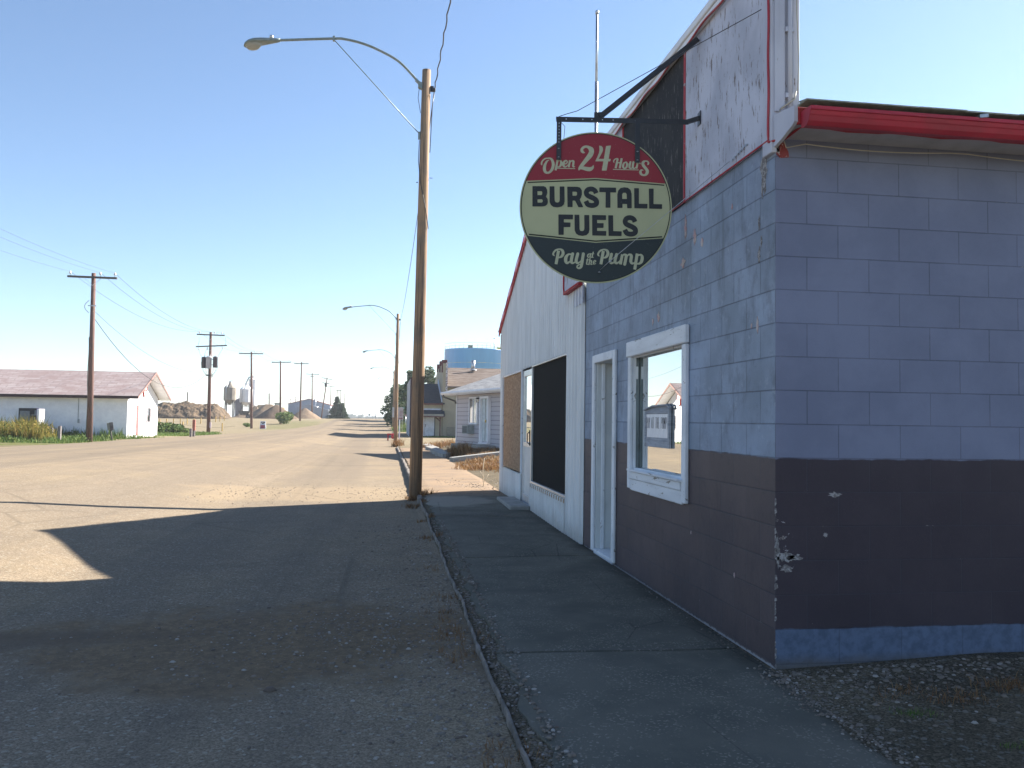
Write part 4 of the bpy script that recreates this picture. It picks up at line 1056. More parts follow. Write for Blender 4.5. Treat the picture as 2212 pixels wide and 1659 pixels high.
# Pay at the Pump
s = SDF(-.36, -.47, .38, -.27, .0020); f = A4
def PP(dx, dy): return [[(130+dx,232+dy,8),(102+dx,200+dy,20),(115+dx,155+dy,20),(160+dx,105+dy,20),(240+dx,82+dy,17),(305+dx,110+dy,28),(325+dx,180+dy,33),(290+dx,248+dy,28),(225+dx,278+dy,10)]]
st_ = PP(0, 0) + PP(1010, 10) + [[(530,205,16),(450,200,20),(395,260,35),(385,345,36),(415,400,26),(475,370,18)], [(540,190,33),(510,345,34),(535,402,24),(590,380,14),(620,340,10)], [(655,190,33),(620,345,34),(650,402,24),(700,380,16),(735,340,12)],
 [(780,190,33),(745,430,33),(725,495,28),(685,520,20),(648,500,20),(650,462,15),(700,432,12)], [(925,190,10),(890,205,14),(878,245,15),(900,272,12),(935,250,8)], [(948,190,14),(932,248,14),(955,272,10),(985,255,6)], [(1003,152,13),(980,255,14),(1005,272,8)], [(962,190,7),(1022,188,7)],
 [(878,305,13),(858,415,14),(882,433,8)], [(848,330,7),(905,328,7)], [(932,300,14),(908,435,14)], [(922,375,7),(955,345,10),(970,362,13),(953,425,13),(985,432,7)], [(1015,392,8),(1055,372,9),(1062,348,9),(1030,345,10),(1008,390,14),(1018,425,11),(1062,412,7)],
 [(1415,200,33),(1385,350,33),(1415,405,26),(1470,385,16),(1505,340,12)], [(1530,205,33),(1495,350,33),(1525,405,26),(1580,380,16),(1610,340,12)], [(1635,270,10),(1695,208,18),(1748,230,32),(1745,270,33),(1715,430,33)], [(1752,270,10),(1808,208,18),(1862,235,33),(1852,360,33),(1885,412,24),(1950,390,14)],
 [(2005,235,16),(2070,212,20),(2108,262,33),(2095,360,35),(2050,412,24),(1985,420,16)]]
for p in st_: s.stroke(f(p))
for p in ([(222,115,33),(168,425,33)], [(1230,125,33),(1178,430,33)], [(1660,205,30),(1618,432,33)], [(1995,185,33),(1942,550,33)]): s.stroke(f(p), True, True)
s.mesh(-.0084).build('lettering', letc, sg, world=False)

# bracket: flat-bar arm, diagonal strut, two perforated hangers
br = thing('sign_bracket', 'black steel bracket arm and strut carrying the round sign', 'bracket', (FX, SY, 3.7), ZTURN)
YO = 0.0
def BW(x, y, z):     # bracket frame (swung round its wall plate) to world
    d_ = Vector((x-FX, y-SY, z)); return Vector((FX + d_.x*math.cos(ZTURN) - d_.y*math.sin(ZTURN), SY + d_.x*math.sin(ZTURN) + d_.y*math.cos(ZTURN), z))
m = MB()
xa = 1.222; zb = P(1290, 249, 6.2).z
m.box(xa-.02, SY-.020, zb-.032, FX-.10, SY-.014, zb+.006); m.box(xa-.02, SY-.0135, zb+.0005, FX-.10, SY+.02, zb+.0065)
m.bar((FX-.12, SY-.005, zb-.012), (FX-.015, SY-.01, zb+.022), .03, .03)
m.build('arm', M['black_steel'], br)
m = MB(); m.box(FX-.018, SY-.04, zb-.03, FX-.013, SY+.04, zb+.07); m.build('wall_plate', M['black_steel'], br)
m = MB(); m.bar((1.53, SY-.004, zb+.015), (FX-.03, SY-.002, FT-.16), .036, .036); m.box(1.49, SY-.014, zb+.0075, 1.56, SY+.012, zb+.05); m.build('strut', M['black_steel'], br)
hol = simple('sky_seen_through_hole', C(.55,.6,.65))
for hx, z0 in ((xa+.002, 3.405), (1.815, 3.395)):
    m = MB()
    ww = .018; m.box(hx-ww, SY-.0245, z0, hx+ww, SY-.0205, zb+.004, .001); h = m.build('hanger', M['black_steel'], br)
    m = MB()
    for z in ((z0+.02, z0+.085) if hx > 1.5 else (z0+.02, z0+.085)): m.lathe((hx, SY-.026, z), [(.006, -.003), (.008, 0), (.006, .003)], 8)
    if hx < 1.5:
        for k in range(7): m.obox((hx, SY-.025, zb-.045-.024*k), (.0035, 0, 0), (0, .0008, 0), (0, 0, .0035))
    build_each(m, 'bolt', M['steel'], h)
m = MB()
for k, x in enumerate((xa+.01, xa+.055, xa+.18, 1.47, 1.55, 1.63, 1.80)): m.obox((x, SY-.0212, zb-.011), (.004, 0, 0), (0, .001, 0), (0, 0, .004))
build_each(m, 'bolt', M['steel'], br)
wl_ = MB(); wl_.tube([BW(xa, SY-.01, zb+.01), BW(xa+.06, SY+.0, zb+.035), BW(xa+.14, SY, zb+.06)] + [tuple(BW(xa+.14, SY, zb+.06).lerp(Vector((FX-.03, Y0+.13, 4.05)), t)) for t in (.3, .6, 1)], .0028, 5)
tag(wl_.build('guy_wire', M['wire']), 'thin guy wire from the bracket tip up to the corner board', 'wire')
wl_ = MB(); _q = Vector((SXC+.03, SYC-.02, SZC-.478)); wl_.tube([_q, _q + Vector((.06, -.04, .06)), (FX-.03, Y0+.62, 3.235)], .0022, 5); wl_.lathe(_q + Vector((-.003, -.004, -.014)), [(.004, -.004), (.012, 0), (.004, .006)], 8); wl_.tube([_q + Vector((.06, -.04, .055)), _q + Vector((.075, -.047, .07))], .008, 6)
for k in range(6): wl_.obox((FX-.02, Y0+.60-.045*k, 3.24+.006*k), (.004, 0, 0), (0, .016, .003), (0, 0, .006))
tag(wl_.build('guy_wire', M['steel']), 'thin stay wire from the foot of the round sign to the wall', 'wire')
wl_ = MB(); wl_.tube([BW(xa+.02, SY+.004, zb-.03), BW(xa+.05, SY+.03, zb-.05), (1.9, 9.62, 3.3)], .0022, 5)
tag(wl_.build('guy_wire', M['wire']), 'thin wire running from the bracket tip back behind the round sign', 'wire')

# ---------------------------------------------------------------- street lamps on wooden poles
def make_lamp():
    t = thing('street_lamp', '', 'street lamp')
    H = 8.26
    m = MB(); m.tube([(0, 0, -.4), (0, 0, 2), (0, 0, 5), (0, 0, H)], [.121, .115, .10, .082], 20); m.build('pole', M['pole1'], t, world=False)
    pts = [(-.085, -.32), (-.24, -.15), (-.54, .13), (-.93, .32), (-1.24, .42), (-1.55, .47), (-1.79, .462), (-2.82, .335)]
    pts = cm([(a, b, 0) for a, b in pts], 4)
    m = MB(); m.tube([(p[0], 0, H + p[1]) for p in pts], .024, 10); arm = m.build('arm', M['dull_alu'], t, world=False)
    m = MB(); m.tube([(-1.78, 0, H+.455), (-.11, 0, H-1.25)], .009, 6); m.obox((-1.77, 0, H+.462), (.02, 0, 0), (0, .03, 0), (0, 0, .045)); m.obox((-.11, 0, H-1.29), (.02, 0, 0), (0, .03, 0), (0, 0, .07)); m.build('brace', M['dull_alu'], t, world=False)
    m = MB(); m.obox((-.115, 0, H-.31), (.04, 0, -.02), (0, .05, 0), (0, 0, .06)); m.obox((-.17, 0, H-.235), (.035, 0, -.03), (0, .035, 0), (.01, 0, .02)); m.build('clamp', M['dull_alu'], t, world=False)
    # head: cast shell with a dropped glass bowl at the front
    z0 = H + .335; secs = [(-2.76, .045, .04, .0), (-2.83, .058, .05, -.014), (-2.95, .085, .062, -.035), (-3.10, .125, .075, -.062), (-3.22, .145, .078, -.088), (-3.32, .135, .070, -.118), (-3.385, .095, .050, -.145), (-3.41, .04, .02, -.16)]
    m = MB(); n = 16; base = []
    for (x, wy, hz, cz) in secs:
        for k in range(n):
            a = 2*math.pi*k/n; zz = math.sin(a); zz = zz*hz if zz > 0 else zz*hz*.55
            m.v.append((x, wy*math.cos(a), z0+cz+zz))
    for i in range(len(secs)-1):
        for k in range(n): m.f.append((i*n+k, i*n+(k+1) % n, (i+1)*n+(k+1) % n, (i+1)*n+k)); m.sm.append(True)
    m.f.append(tuple(range(n))[::-1]); m.sm.append(False); m.f.append(tuple((len(secs)-1)*n+k for k in range(n))); m.sm.append(False)
    hd = m.build('lamp_head', M['dull_alu'], t, world=False)
    m = MB(); prof = [(.115, -.005), (.120, -.03), (.105, -.07), (.075, -.105), (.03, -.122)]
    b = 0; n = 16
    for (r_, h_) in prof:
        for k in range(n):
            a = 2*math.pi*k/n; m.v.append((-3.24 + 1.25*r_*math.cos(a), r_*math.sin(a), z0-.098+h_ - .18*1.25*r_*math.cos(a)*-1))
    for i in range(4):
        for k in range(n): m.f.append((i*n+k, (i+1)*n+k, (i+1)*n+(k+1) % n, i*n+(k+1) % n)); m.sm.append(True)
    m.f.append(tuple(4*n+k for k in range(n))[::-1]); m.sm.append(False)
    m.build('glass_bowl', M['refractor'], hd, world=False)
    m = MB(); m.lathe((-2.92, 0, z0+.02), [(.038, 0), (.038, .05), (.03, .065)], 12); m.build('photocell', M['steel'], hd, world=False)
    m = MB(); m.obox((.11, 0, H-.36), (.035, 0, 0), (0, .025, 0), (0, 0, .05)); m.lathe((.155, 0, H-.41), [(.02, 0), (.034, .015), (.022, .035), (.034, .055), (.02, .07)], 10); m.tube([(.16, 0, H-.44), (.13, 0, H-.65), (.105, .02, H-1.6)], .008, 6)
    m.tube([(-.105, -.05, H-1.4), (-.112, -.045, H-1.8), (-.06, -.10, H-2.25), (.04, -.115, H-2.7), (.11, -.05, H-3.1)], .008, 6)
    m.tube([(-.13, 0, H-.36), (-.15, 0, H-.55), (-.095, -.01, H-.85)], .006, 6); m.tube([(.11, 0, H-2.1), (.17, 0, H-2.1)], .006, 5); m.tube([(-.11, 0, H-2.2), (-.14, 0, H-2.2)], .01, 5)
    m.build('wire_and_insulator', M['black_steel'], t, world=False)
    return t
lamps = [(.55, 15.9, 0, 'nearest street lamp on a wooden pole, standing in the dirt beside the walk'), (.53, 52.2, 0, 'second street lamp along the street, reddish wooden pole with dry grass at its foot'),
         (.76, 86.5, 0, 'third street lamp, its pole just behind the second one'), (.84, 121, 0, 'fourth street lamp arm along the street'), (1.35, 171, 0, 'fifth street lamp arm along the street'), (1.85, 202, 0, 'sixth street lamp arm, small above the far trees'), (1.6, 258, 0, 'farthest small street lamp against the sky')]
L0 = make_lamp(); GL = 'street lamps along the right side of the street'
for i, (x, y, rz, lab) in enumerate(lamps):
    if i == 0:
        L0.location = (x, y, zg(x, y)); L0['label'] = lab; L0['group'] = GL; L0.rotation_euler = (0, R(.45), 0)
    else: dup(L0, (x, y, zg(x, y)), R(random.uniform(-1.5, 1.5)), lab, GL)
def span(a, b, sag, r, n=24, wav=0.0):
    a = Vector(a); b = Vector(b); pts = []
    for i in range(n+1):
        t = i/n; p = a.lerp(b, t); p.z -= sag*4*t*(1-t)
        if wav: p.x += wav*math.sin(i*1.9); p.z += wav*math.cos(i*1.9)
        pts.append(p)
    return pts
c = MB()
lt = [(x+.16 + (.06 if y < 20 else 0), y, zg(x, y)+7.87) for x, y, _, _ in lamps]
c.tube(span((1.05, -16, 8.2), lt[0], .30, .0, 150, .012), .011, 6)
for a, b in zip(lt[:-1], lt[1:]): c.tube(span(a, b, .55, 0, 20), .010, 5)
tag(c.build('twisted_cable', M['wire']), 'dark twisted cable feeding the street lamps from pole to pole', 'cable')

# ---------------------------------------------------------------- vegetation helpers
def leafy(name, stops, rough=0.7):
    t = NT(name, rough, 0, 0.25)
    g = t.n.new('ShaderNodeNewGeometry'); r = g.outputs['Random Per Island']
    c = t.ramp(r, stops)
    t.color(c)
    t.b.inputs['Subsurface Weight'].default_value = 0.0
    tr = t.n.new('ShaderNodeBsdfTranslucent'); t.l.new(c, tr.inputs[0])
    mx = t.n.new('ShaderNodeMixShader'); mx.inputs[0].default_value = 0.3
    out = t.n['Material Output']; t.l.new(t.b.outputs[0], mx.inputs[1]); t.l.new(tr.outputs[0], mx.inputs[2]); t.l.new(mx.outputs[0], out.inputs[0])
    return t.m
M['leaf_dark'] = leafy('dark_foliage', [(0, C(.025,.05,.018)), (.5, C(.045,.085,.028)), (1, C(.08,.13,.04))])
M['leaf_poplar'] = leafy('poplar_foliage', [(0, C(.03,.055,.025)), (.5, C(.06,.10,.045)), (1, C(.13,.17,.08))])
M['needle'] = leafy('spruce_needles', [(0, C(.02,.045,.02)), (.5, C(.045,.085,.035)), (1, C(.09,.13,.06))])
M['weed_yellow'] = leafy('yellow_weeds', [(0, C(.10,.13,.03)), (.35, C(.25,.22,.05)), (.7, C(.34,.24,.06)), (1, C(.12,.17,.04))])
M['weed_green'] = leafy('green_weeds', [(0, C(.05,.10,.02)), (.6, C(.10,.17,.035)), (1, C(.20,.22,.07))])
M['dry_grass'] = leafy('dry_orange_grass', [(0, C(.14,.07,.035)), (.4, C(.24,.12,.05)), (.8, C(.32,.20,.09)), (1, C(.10,.06,.03))])
M['bark'] = simple('bark', C(.09,.07,.055), C(.06,.045,.035), 9, .9)
def leaves(mb, c, rad, n, size, rnd, droop=0.0, flat=0.0):
    cx, cy, cz = c; rx, ry, rz = rad
    for _ in range(n):
        while True:
            x, y, z = rnd.uniform(-1, 1), rnd.uniform(-1, 1), rnd.uniform(-1, 1); q = x*x+y*y+z*z
            if q < 1 and (q > .25 or rnd.random() < .35): break
        p = Vector((cx+x*rx, cy+y*ry, cz+z*rz)); s_ = size*rnd.uniform(.55, 1.3)
        a = Vector((rnd.gauss(0, 1), rnd.gauss(0, 1), rnd.gauss(0, .8))).normalized(); b = a.orthogonal().normalized()
        mb.quad(p - a*s_*.5 - b*s_*.3, p + a*s_*.5 - b*s_*.3, p + a*s_*.45 + b*s_*.35, p - a*s_*.4 + b*s_*.3)
def tree(name, label, base, H, W, seed, mat, clumps=14, n=170, size=.34, trunk=.28, group='trees behind the shops', low=.25, narrow=1.0):
    rnd = random.Random(seed); b = Vector(base); t = thing(name, label, 'tree', b, 0, group)
    m = MB(); th = H*.72; m.tube([(0, 0, -.3), (.05, 0, th*.4), (-.04, .05, th)], [trunk*.5, trunk*.36, trunk*.12], 8)
    tips = []
    for k in range(7):
        a = rnd.uniform(0, 6.28); z0 = H*rnd.uniform(low, .6); L = W*rnd.uniform(.25, .45)
        e = (L*math.cos(a), L*math.sin(a), z0 + L*rnd.uniform(.5, 1.1)); m.tube([(0, 0, z0), (e[0]*.5, e[1]*.5, (z0+e[2])/2+.1), e], [trunk*.16, trunk*.1, .02], 5)
    m.build('trunk', M['bark'], t, world=False)
    m = MB()
    for k in range(clumps):
        f = (k+.5)/clumps; z = H*(low + (1-low)*f*.93); w = W*.5*math.sin(math.pi*min(1, (.16+.84*f))**.8)**.7 * narrow if f < .97 else W*.1
        a = rnd.uniform(0, 6.28); rr = w*rnd.uniform(.25, .72)
        cr = max(.4, W*rnd.uniform(.14, .26))
        leaves(m, (rr*math.cos(a), rr*math.sin(a), z), (cr, cr, cr*rnd.uniform(.6, .95)), n, size, rnd)
    m.build('crown', mat, t, world=False); return t
def spruce(label, base, H, W, seed):
    rnd = random.Random(seed); t = thing('spruce_tree', label, 'tree', base, 0, 'spruce trees by the road')
    m = MB(); m.tube([(0, 0, -.2), (0, 0, H*.97)], [.14, .02], 7); m.build('trunk', M['bark'], t, world=False)
    m = MB(); lv = 22
    for k in range(lv):
        f = k/(lv-1); z = H*(.05+.92*f); L = W*.5*(1-f)**.9*rnd.uniform(.85, 1.12) + .05
        for j in range(max(5, int(24*(1-f)))):
            a = rnd.uniform(0, 6.28); d = Vector((math.cos(a), math.sin(a), 0)); l = L*rnd.uniform(.7, 1.2)
            for i in range(5):
                r = l*(i+.8)/5; q = d*r + Vector((rnd.gauss(0, .05), rnd.gauss(0, .05), z - .32*r + .16*r*r/max(l, .1)))
                for _ in range(4):
                    s_ = .46*(1.2-i*.10)*rnd.uniform(.6, 1.2); e = (d + Vector((rnd.gauss(0, .5), rnd.gauss(0, .5), rnd.uniform(-.7, .25)))).normalized(); o_ = e.orthogonal().normalized()
                    o_ = (o_ + Vector((0, 0, rnd.uniform(-.8, .8)))).normalized()
                    m.quad(q - o_*s_*.30, q + e*s_ - o_*s_*.08, q + e*s_ + o_*s_*.08, q + o_*s_*.30)
    m.build('crown', M['needle'], t, world=False); return t
def blades(mb, x, y, n, spread, h, rnd, w=.012, lean=.5, z=None):
    for _ in range(n):
        px_, py_ = x + rnd.gauss(0, spread), y + rnd.gauss(0, spread); z0 = zg(px_, py_) if z is None else z
        hh = h*rnd.uniform(.45, 1.15); a = rnd.uniform(0, 6.28); l = hh*lean*rnd.uniform(.1, 1); d = Vector((math.cos(a), math.sin(a), 0)); s_ = Vector((-d.y, d.x, 0))*w
        p0 = Vector((px_, py_, z0-.01)); p1 = p0 + d*l*.35 + Vector((0, 0, hh*.6)); p2 = p0 + d*l + Vector((0, 0, hh))
        mb.add([p0-s_, p0+s_, p1+s_*.8, p1-s_*.8, p2], [(0,1,2,3), (3,2,4)])

# ---------------------------------------------------------------- white building across the street
WX, WYA, WYB = -18.5, 63.4, 71.4
wb = thing('white_building', 'long white building with mauve shingle roof across the street', 'building', (WX, WYA, zg(WX-1, WYA)))
white = simple('white_paint_wall', C(.80,.80,.82), C(.72,.72,.75), 2.5, .8, bump=.2, bscale=9)
shmat = NT('mauve_shingles', .9, 0, .1); _t = shmat; _v = _t.co()
_x, _y, _z = _t.sep(_v)[:3]
_br = _t.n.new('ShaderNodeTexBrick'); _t.set(_br.inputs['Vector'], _t.comb(_x, _t.math('MULTIPLY', _z, 2.6), 0.0)); _br.inputs['Brick Width'].default_value = 1.1; _br.inputs['Row Height'].default_value = .36; _br.inputs['Mortar Size'].default_value = .018; _br.inputs['Scale'].default_value = 1
_br.inputs['Color1'].default_value = C(.31,.25,.245); _br.inputs['Color2'].default_value = C(.38,.33,.325); _br.inputs['Mortar'].default_value = C(.17,.12,.12)
_t.color(_t.mix(_t.step(_t.noise(_t.mapv(_v, (.8, .8, 3)), 1.2, 5, .7), .4, .65), _br.outputs['Color'], C(.27,.205,.20)))
M['mauve'] = shmat.m
ze = 2.84; zr = 4.72; bz0 = -.3
def gable(x, y0, y1, zb, zs, zt, mb):
    ym = (y0+y1)/2; mb.add([(x, y0, zb), (x, y1, zb), (x, y1, zs), (x, ym, zt), (x, y0, zs)], [(0,1,2,3,4)])
m = MB(); m.quad((-42, WYA, bz0), (WX, WYA, bz0), (WX, WYA, ze), (-42, WYA, ze)); m.quad((-42, WYB, bz0), (-42, WYB, ze), (WX, WYB, ze), (WX, WYB, bz0)); gable(WX, WYA, WYB, bz0, ze, zr-.15, m); gable(-42, WYB, WYA, bz0, ze, zr-.15, m)
m.build('wall', white, wb)
ym = (WYA+WYB)/2; m = MB(); xo = WX + .85
m.prism([(xo, WYA-.55, ze-.02), (xo, ym, zr+.07), (xo, WYB+.55, ze-.02), (xo, WYB+.55, ze-.12), (xo, ym, zr-.05), (xo, WYA-.55, ze-.12)], (-25.5, 0, 0)); rf = m.build('roof', M['mauve'], wb)
m = MB(); m.prism([(xo+.03, WYA-.60, ze-.02), (xo+.03, ym, zr+.10), (xo+.03, WYB+.60, ze-.02), (xo+.03, WYB+.60, ze-.20), (xo+.03, ym, zr-.10), (xo+.03, WYA-.60, ze-.20)], (-.028, 0, 0)); m.build('rake_board', simple('pinkish_brown_trim', C(.24,.15,.135)), wb)
m = MB(); m.box(-42, WYA-.60, ze-.21, xo, WYA-.555, ze+.0); m.build('fascia', simple('dark_brown_fascia', C(.06,.035,.035)), wb)
m = MB(); m.quad((-42, WYA-.55, ze-.125), (xo, WYA-.55, ze-.125), (xo, WYA, ze+.0), (-42, WYA, ze+.0)); m.prism([(xo-.03, ym, zr-.07), (xo-.03, WYB+.55, ze-.13), (WX, WYB+.55, ze-.13), (WX, ym, zr-.07)], (0, 0, -.02)); m.build('soffit', white, wb)
m = MB(); m.box(WX+.0, WYA+1.55, zg(WX,WYA)-.1, WX+.06, WYA+2.45, 2.15)
dw = m.build('door', simple('white_door', C(.74,.72,.72)), wb); m = MB(); m.box(WX+.0, WYA+2.0, .0, WX+.09, WYA+2.5, 2.2); m.build('door_frame', simple('old_red_frame', C(.30,.10,.10), C(.5,.35,.33), 8, thr=(.6,.65)), dw)
m = MB(); m.box(WX+.001, 68.3, .98, WX+.03, 69.15, 2.02); wi = m.build('window', M['glass'], wb)
m = MB(); 
for a in ((68.2, .9, 68.29, 2.1), (69.16, .9, 69.28, 2.1), (68.295, .9, 69.155, .97), (68.295, 2.03, 69.155, 2.1), (68.95, .975, 69.0, 2.025)): m.box(WX+.002, a[0], a[1], WX+.07, a[2], a[3])
m.build('window_frame', simple('grey_frame', C(.45,.42,.45)), wi)
m = MB(); m.box(-25.75, WYA-.03, .75, -24.1, WYA-.003, 1.86); wi = m.build('window', simple('dark_opening', C(.03,.03,.032), C(.045,.045,.05), 2), wb)
m = MB(); m.box(-25.65, WYA-.08, .75, -25.0, WYA-.032, 1.66); m.box(-24.95, WYA-.06, 1.35, -24.6, WYA-.032, 1.41); m.box(-24.6, WYA-.3, 1.35, -24.2, WYA-.032, 1.72); m.build('window_unit', simple('grey_window_unit', C(.22,.24,.25)), wi)
m = MB()
for (z0, z1, y0, y1) in ((3.42, 3.88, 67.0, 67.75), (2.98, 3.36, 67.1, 67.65)):
    m.box(WX+.001, y0, z0, WX+.10, y1, z1)
pn = m.build('gable_panel', simple('white_panel', C(.8,.78,.78)), wb)
m = MB()
for (z0, z1, y0, y1) in ((3.42, 3.88, 67.0, 67.75), (2.98, 3.36, 67.1, 67.65)):
    for (a, b_, c_, d_) in ((y0-.04, z0-.04, y1+.04, z0), (y0-.04, z1, y1+.04, z1+.03), (y0-.04, z0, y0-.001, z1), (y1+.001, z0, y1+.04, z1)): m.box(WX+.003, a, b_, WX+.13, c_, d_)
m.build('red_border', simple('red_border', C(.42,.07,.06)), pn)
m = MB(); m.tube([(-21.8, WYA-.03, ze-.15), (-21.8, WYA-.03, 1.15), (-21.7, WYA-.12, .85)], .02, 5); m.obox((-21.75, WYA-.08, 1.0), (.05, 0, 0), (0, .05, 0), (0, 0, .14)); m.build('service_pipe', simple('grey_pipe', C(.35,.36,.36)), wb)

# white lightbox sign on a post, standing in the weeds
p = P(86, 947, 55.5); z0 = zg(p.x, p.y)
bs = thing('lightbox_sign', 'white box sign on a post in the tall yellow weeds', 'sign', (p.x, p.y, z0)); bs.rotation_euler = (0, 0, R(-35))
m = MB(); m.box(-.10, -.22, .88, .10, .22, 1.98, .02); m.build('sign_box', white, bs, world=False)
m = MB(); m.box(.102, -.19, .92, .11, .19, 1.94); m.build('sign_face', simple('blank_white_face', C(.85,.85,.86)), bs, world=False)
m = MB(); m.box(-.106, -.23, .87, -.101, .23, 1.99); m.build('back_edge', simple('violet_edge', C(.14,.08,.30)), bs, world=False)
m = MB(); m.tube([(0, 0, -.3), (0, 0, .92)], .05, 8); m.build('post', M['arm_wood'], bs, world=False)

# leaning small sign
p = P(242, 949, 53.0)
ls = thing('leaning_sign', 'small dark sign leaning on its post in front of the white building', 'sign', (p.x, p.y, zg(p.x, p.y)), 0)
ls.rotation_euler = (0, R(-8), R(20))
m = MB(); m.tube([(0, 0, -.2), (0, 0, .9)], .045, 8); m.build('post', M['arm_wood'], ls, world=False)
m = MB(); m.box(-.03, -.19, .66, .17, .19, 1.17, .01); m.build('sign_box', simple('dark_box', C(.07,.055,.06), C(.13,.13,.13), 6), ls, world=False)
m = MB(); m.box(-.17, -.17, .68, -.032, .17, 1.14, .01); m.build('grey_face', simple('olive_grey', C(.22,.23,.20)), ls, world=False)
for (px_, py0, d_, h_, lab) in ((128, 953, 51, .92, 'grey weathered stub post to the right of the yellow weeds'), (111, 945, 54, .75, 'short grey stub post at the edge of the yellow weeds'), (412, 941, 62, .62, 'low grey stub post beside the red topped post'), (418.5, 939, 63, .80, 'wooden post with a red painted top at the roadside')):
    p = P(px_, py0, d_); z = zg(p.x, p.y)
    t = thing('marker_post', lab, 'post', (p.x, p.y, z), 0, 'short posts along the left verge')
    m = MB(); m.box(-.085, -.085, -.2, .085, .085, h_ if 'red' not in lab or 'low' in lab else .45, .015); m.build('post', simple('grey_post', C(.24,.21,.20), C(.15,.13,.13), 8), t, world=False)
    if 'with a red' in lab: m = MB(); m.box(-.10, -.10, .451, .10, .10, 1.28, .015); m.build('red_top', simple('brick_red_post', C(.33,.12,.09)), t, world=False)

# ---------------------------------------------------------------- utility poles
GU = 'utility poles along the left side of the street'
ends = {}
def upole(key, label, bx, by, tx, ty, d, arms, arm_tilt=0.0, extra=None, rad=.15, mat='pole2'):
    b = P(bx, by, d); tp = P(tx, ty, d); zz = zg(b.x, b.y)
    base = Vector((b.x, b.y, zz))
    t = thing('utility_pole', label, 'utility pole', base, 0, GU)
    m = MB(); low = base + (base - tp).normalized()*.4; m.tube([low, base.lerp(tp, .5), tp], [rad*1.1, rad*.92, rad*.72], 14); m.build('pole', M[mat], t)
    ends[key] = []
    for (xa_, ya_, xb_, yb_, pins, hang) in arms:
        a = P(xa_, ya_, d); c = P(xb_, yb_, d); a.y -= .14; c.y -= .14
        m = MB(); m.bar(a, c, .10, .12); ar = m.build('crossarm', M['arm_wood'], t)
        mid = (a+c)/2; ax = base.lerp(tp, max(0, min(1, (mid.z-base.z)/(tp.z-base.z))))
        m = MB()
        dirn = (c-a).normalized(); L = (c-a).length
        cen = Vector((ax.x, ax.y-.16, (a.z+c.z)/2))
        if L > 1.6:
            for s_ in (-1, 1): m.bar(cen + dirn*s_*L*.17 + Vector((0,0,-.06)), cen + Vector((0,0,-.50)), .03, .012)
            m.build('brace', M['steel'], ar)
        m = MB(); ps = []
        for f in pins:
            q = a.lerp(c, f)
            if hang: m.lathe(q + Vector((0, 0, -.36)), [(.02, 0), (.07, .04), (.03, .1), (.07, .14), (.03, .2), (.02, .30)], 8)
            else: m.lathe(q + Vector((0, 0, .06)), [(.018, 0), (.018, .10), (.075, .12), (.08, .17), (.04, .24), (.05, .27)], 8)
            ps.append(q + Vector((0, 0, .30 if not hang else -.36)))
        if pins: m.build('insulators', M['ceramic'], ar)
        if not hang and not ends[key]: ends[key] = ps
    if extra: extra(t, base, tp, d)
    return t
def exA(t, base, tp, d):
    m = MB(); c = base.lerp(tp, .80); m.tube([c + Vector((-.18-.16*math.sin(k*math.pi/8)*1.6, -.1, .38-.095*k)) for k in range(9)], .018, 6); m.build('cable_loop', simple('pale_cable', C(.5,.5,.55)), t)
    m = MB(); q = base.lerp(tp, .80); m.obox(q + Vector((.03, -.16, .05)), (.24, 0, 0), (0, .03, 0), (0, 0, .03)); m.build('bracket', M['steel'], t)
    m = MB(); m.tube([base.lerp(tp, f) + Vector((-.17-.02*math.sin(f*20), -.02, 0)) for f in np.linspace(.02, .62, 14)], .02, 5); m.build('conduit', simple('green_grey_cable', C(.16,.20,.17)), t)
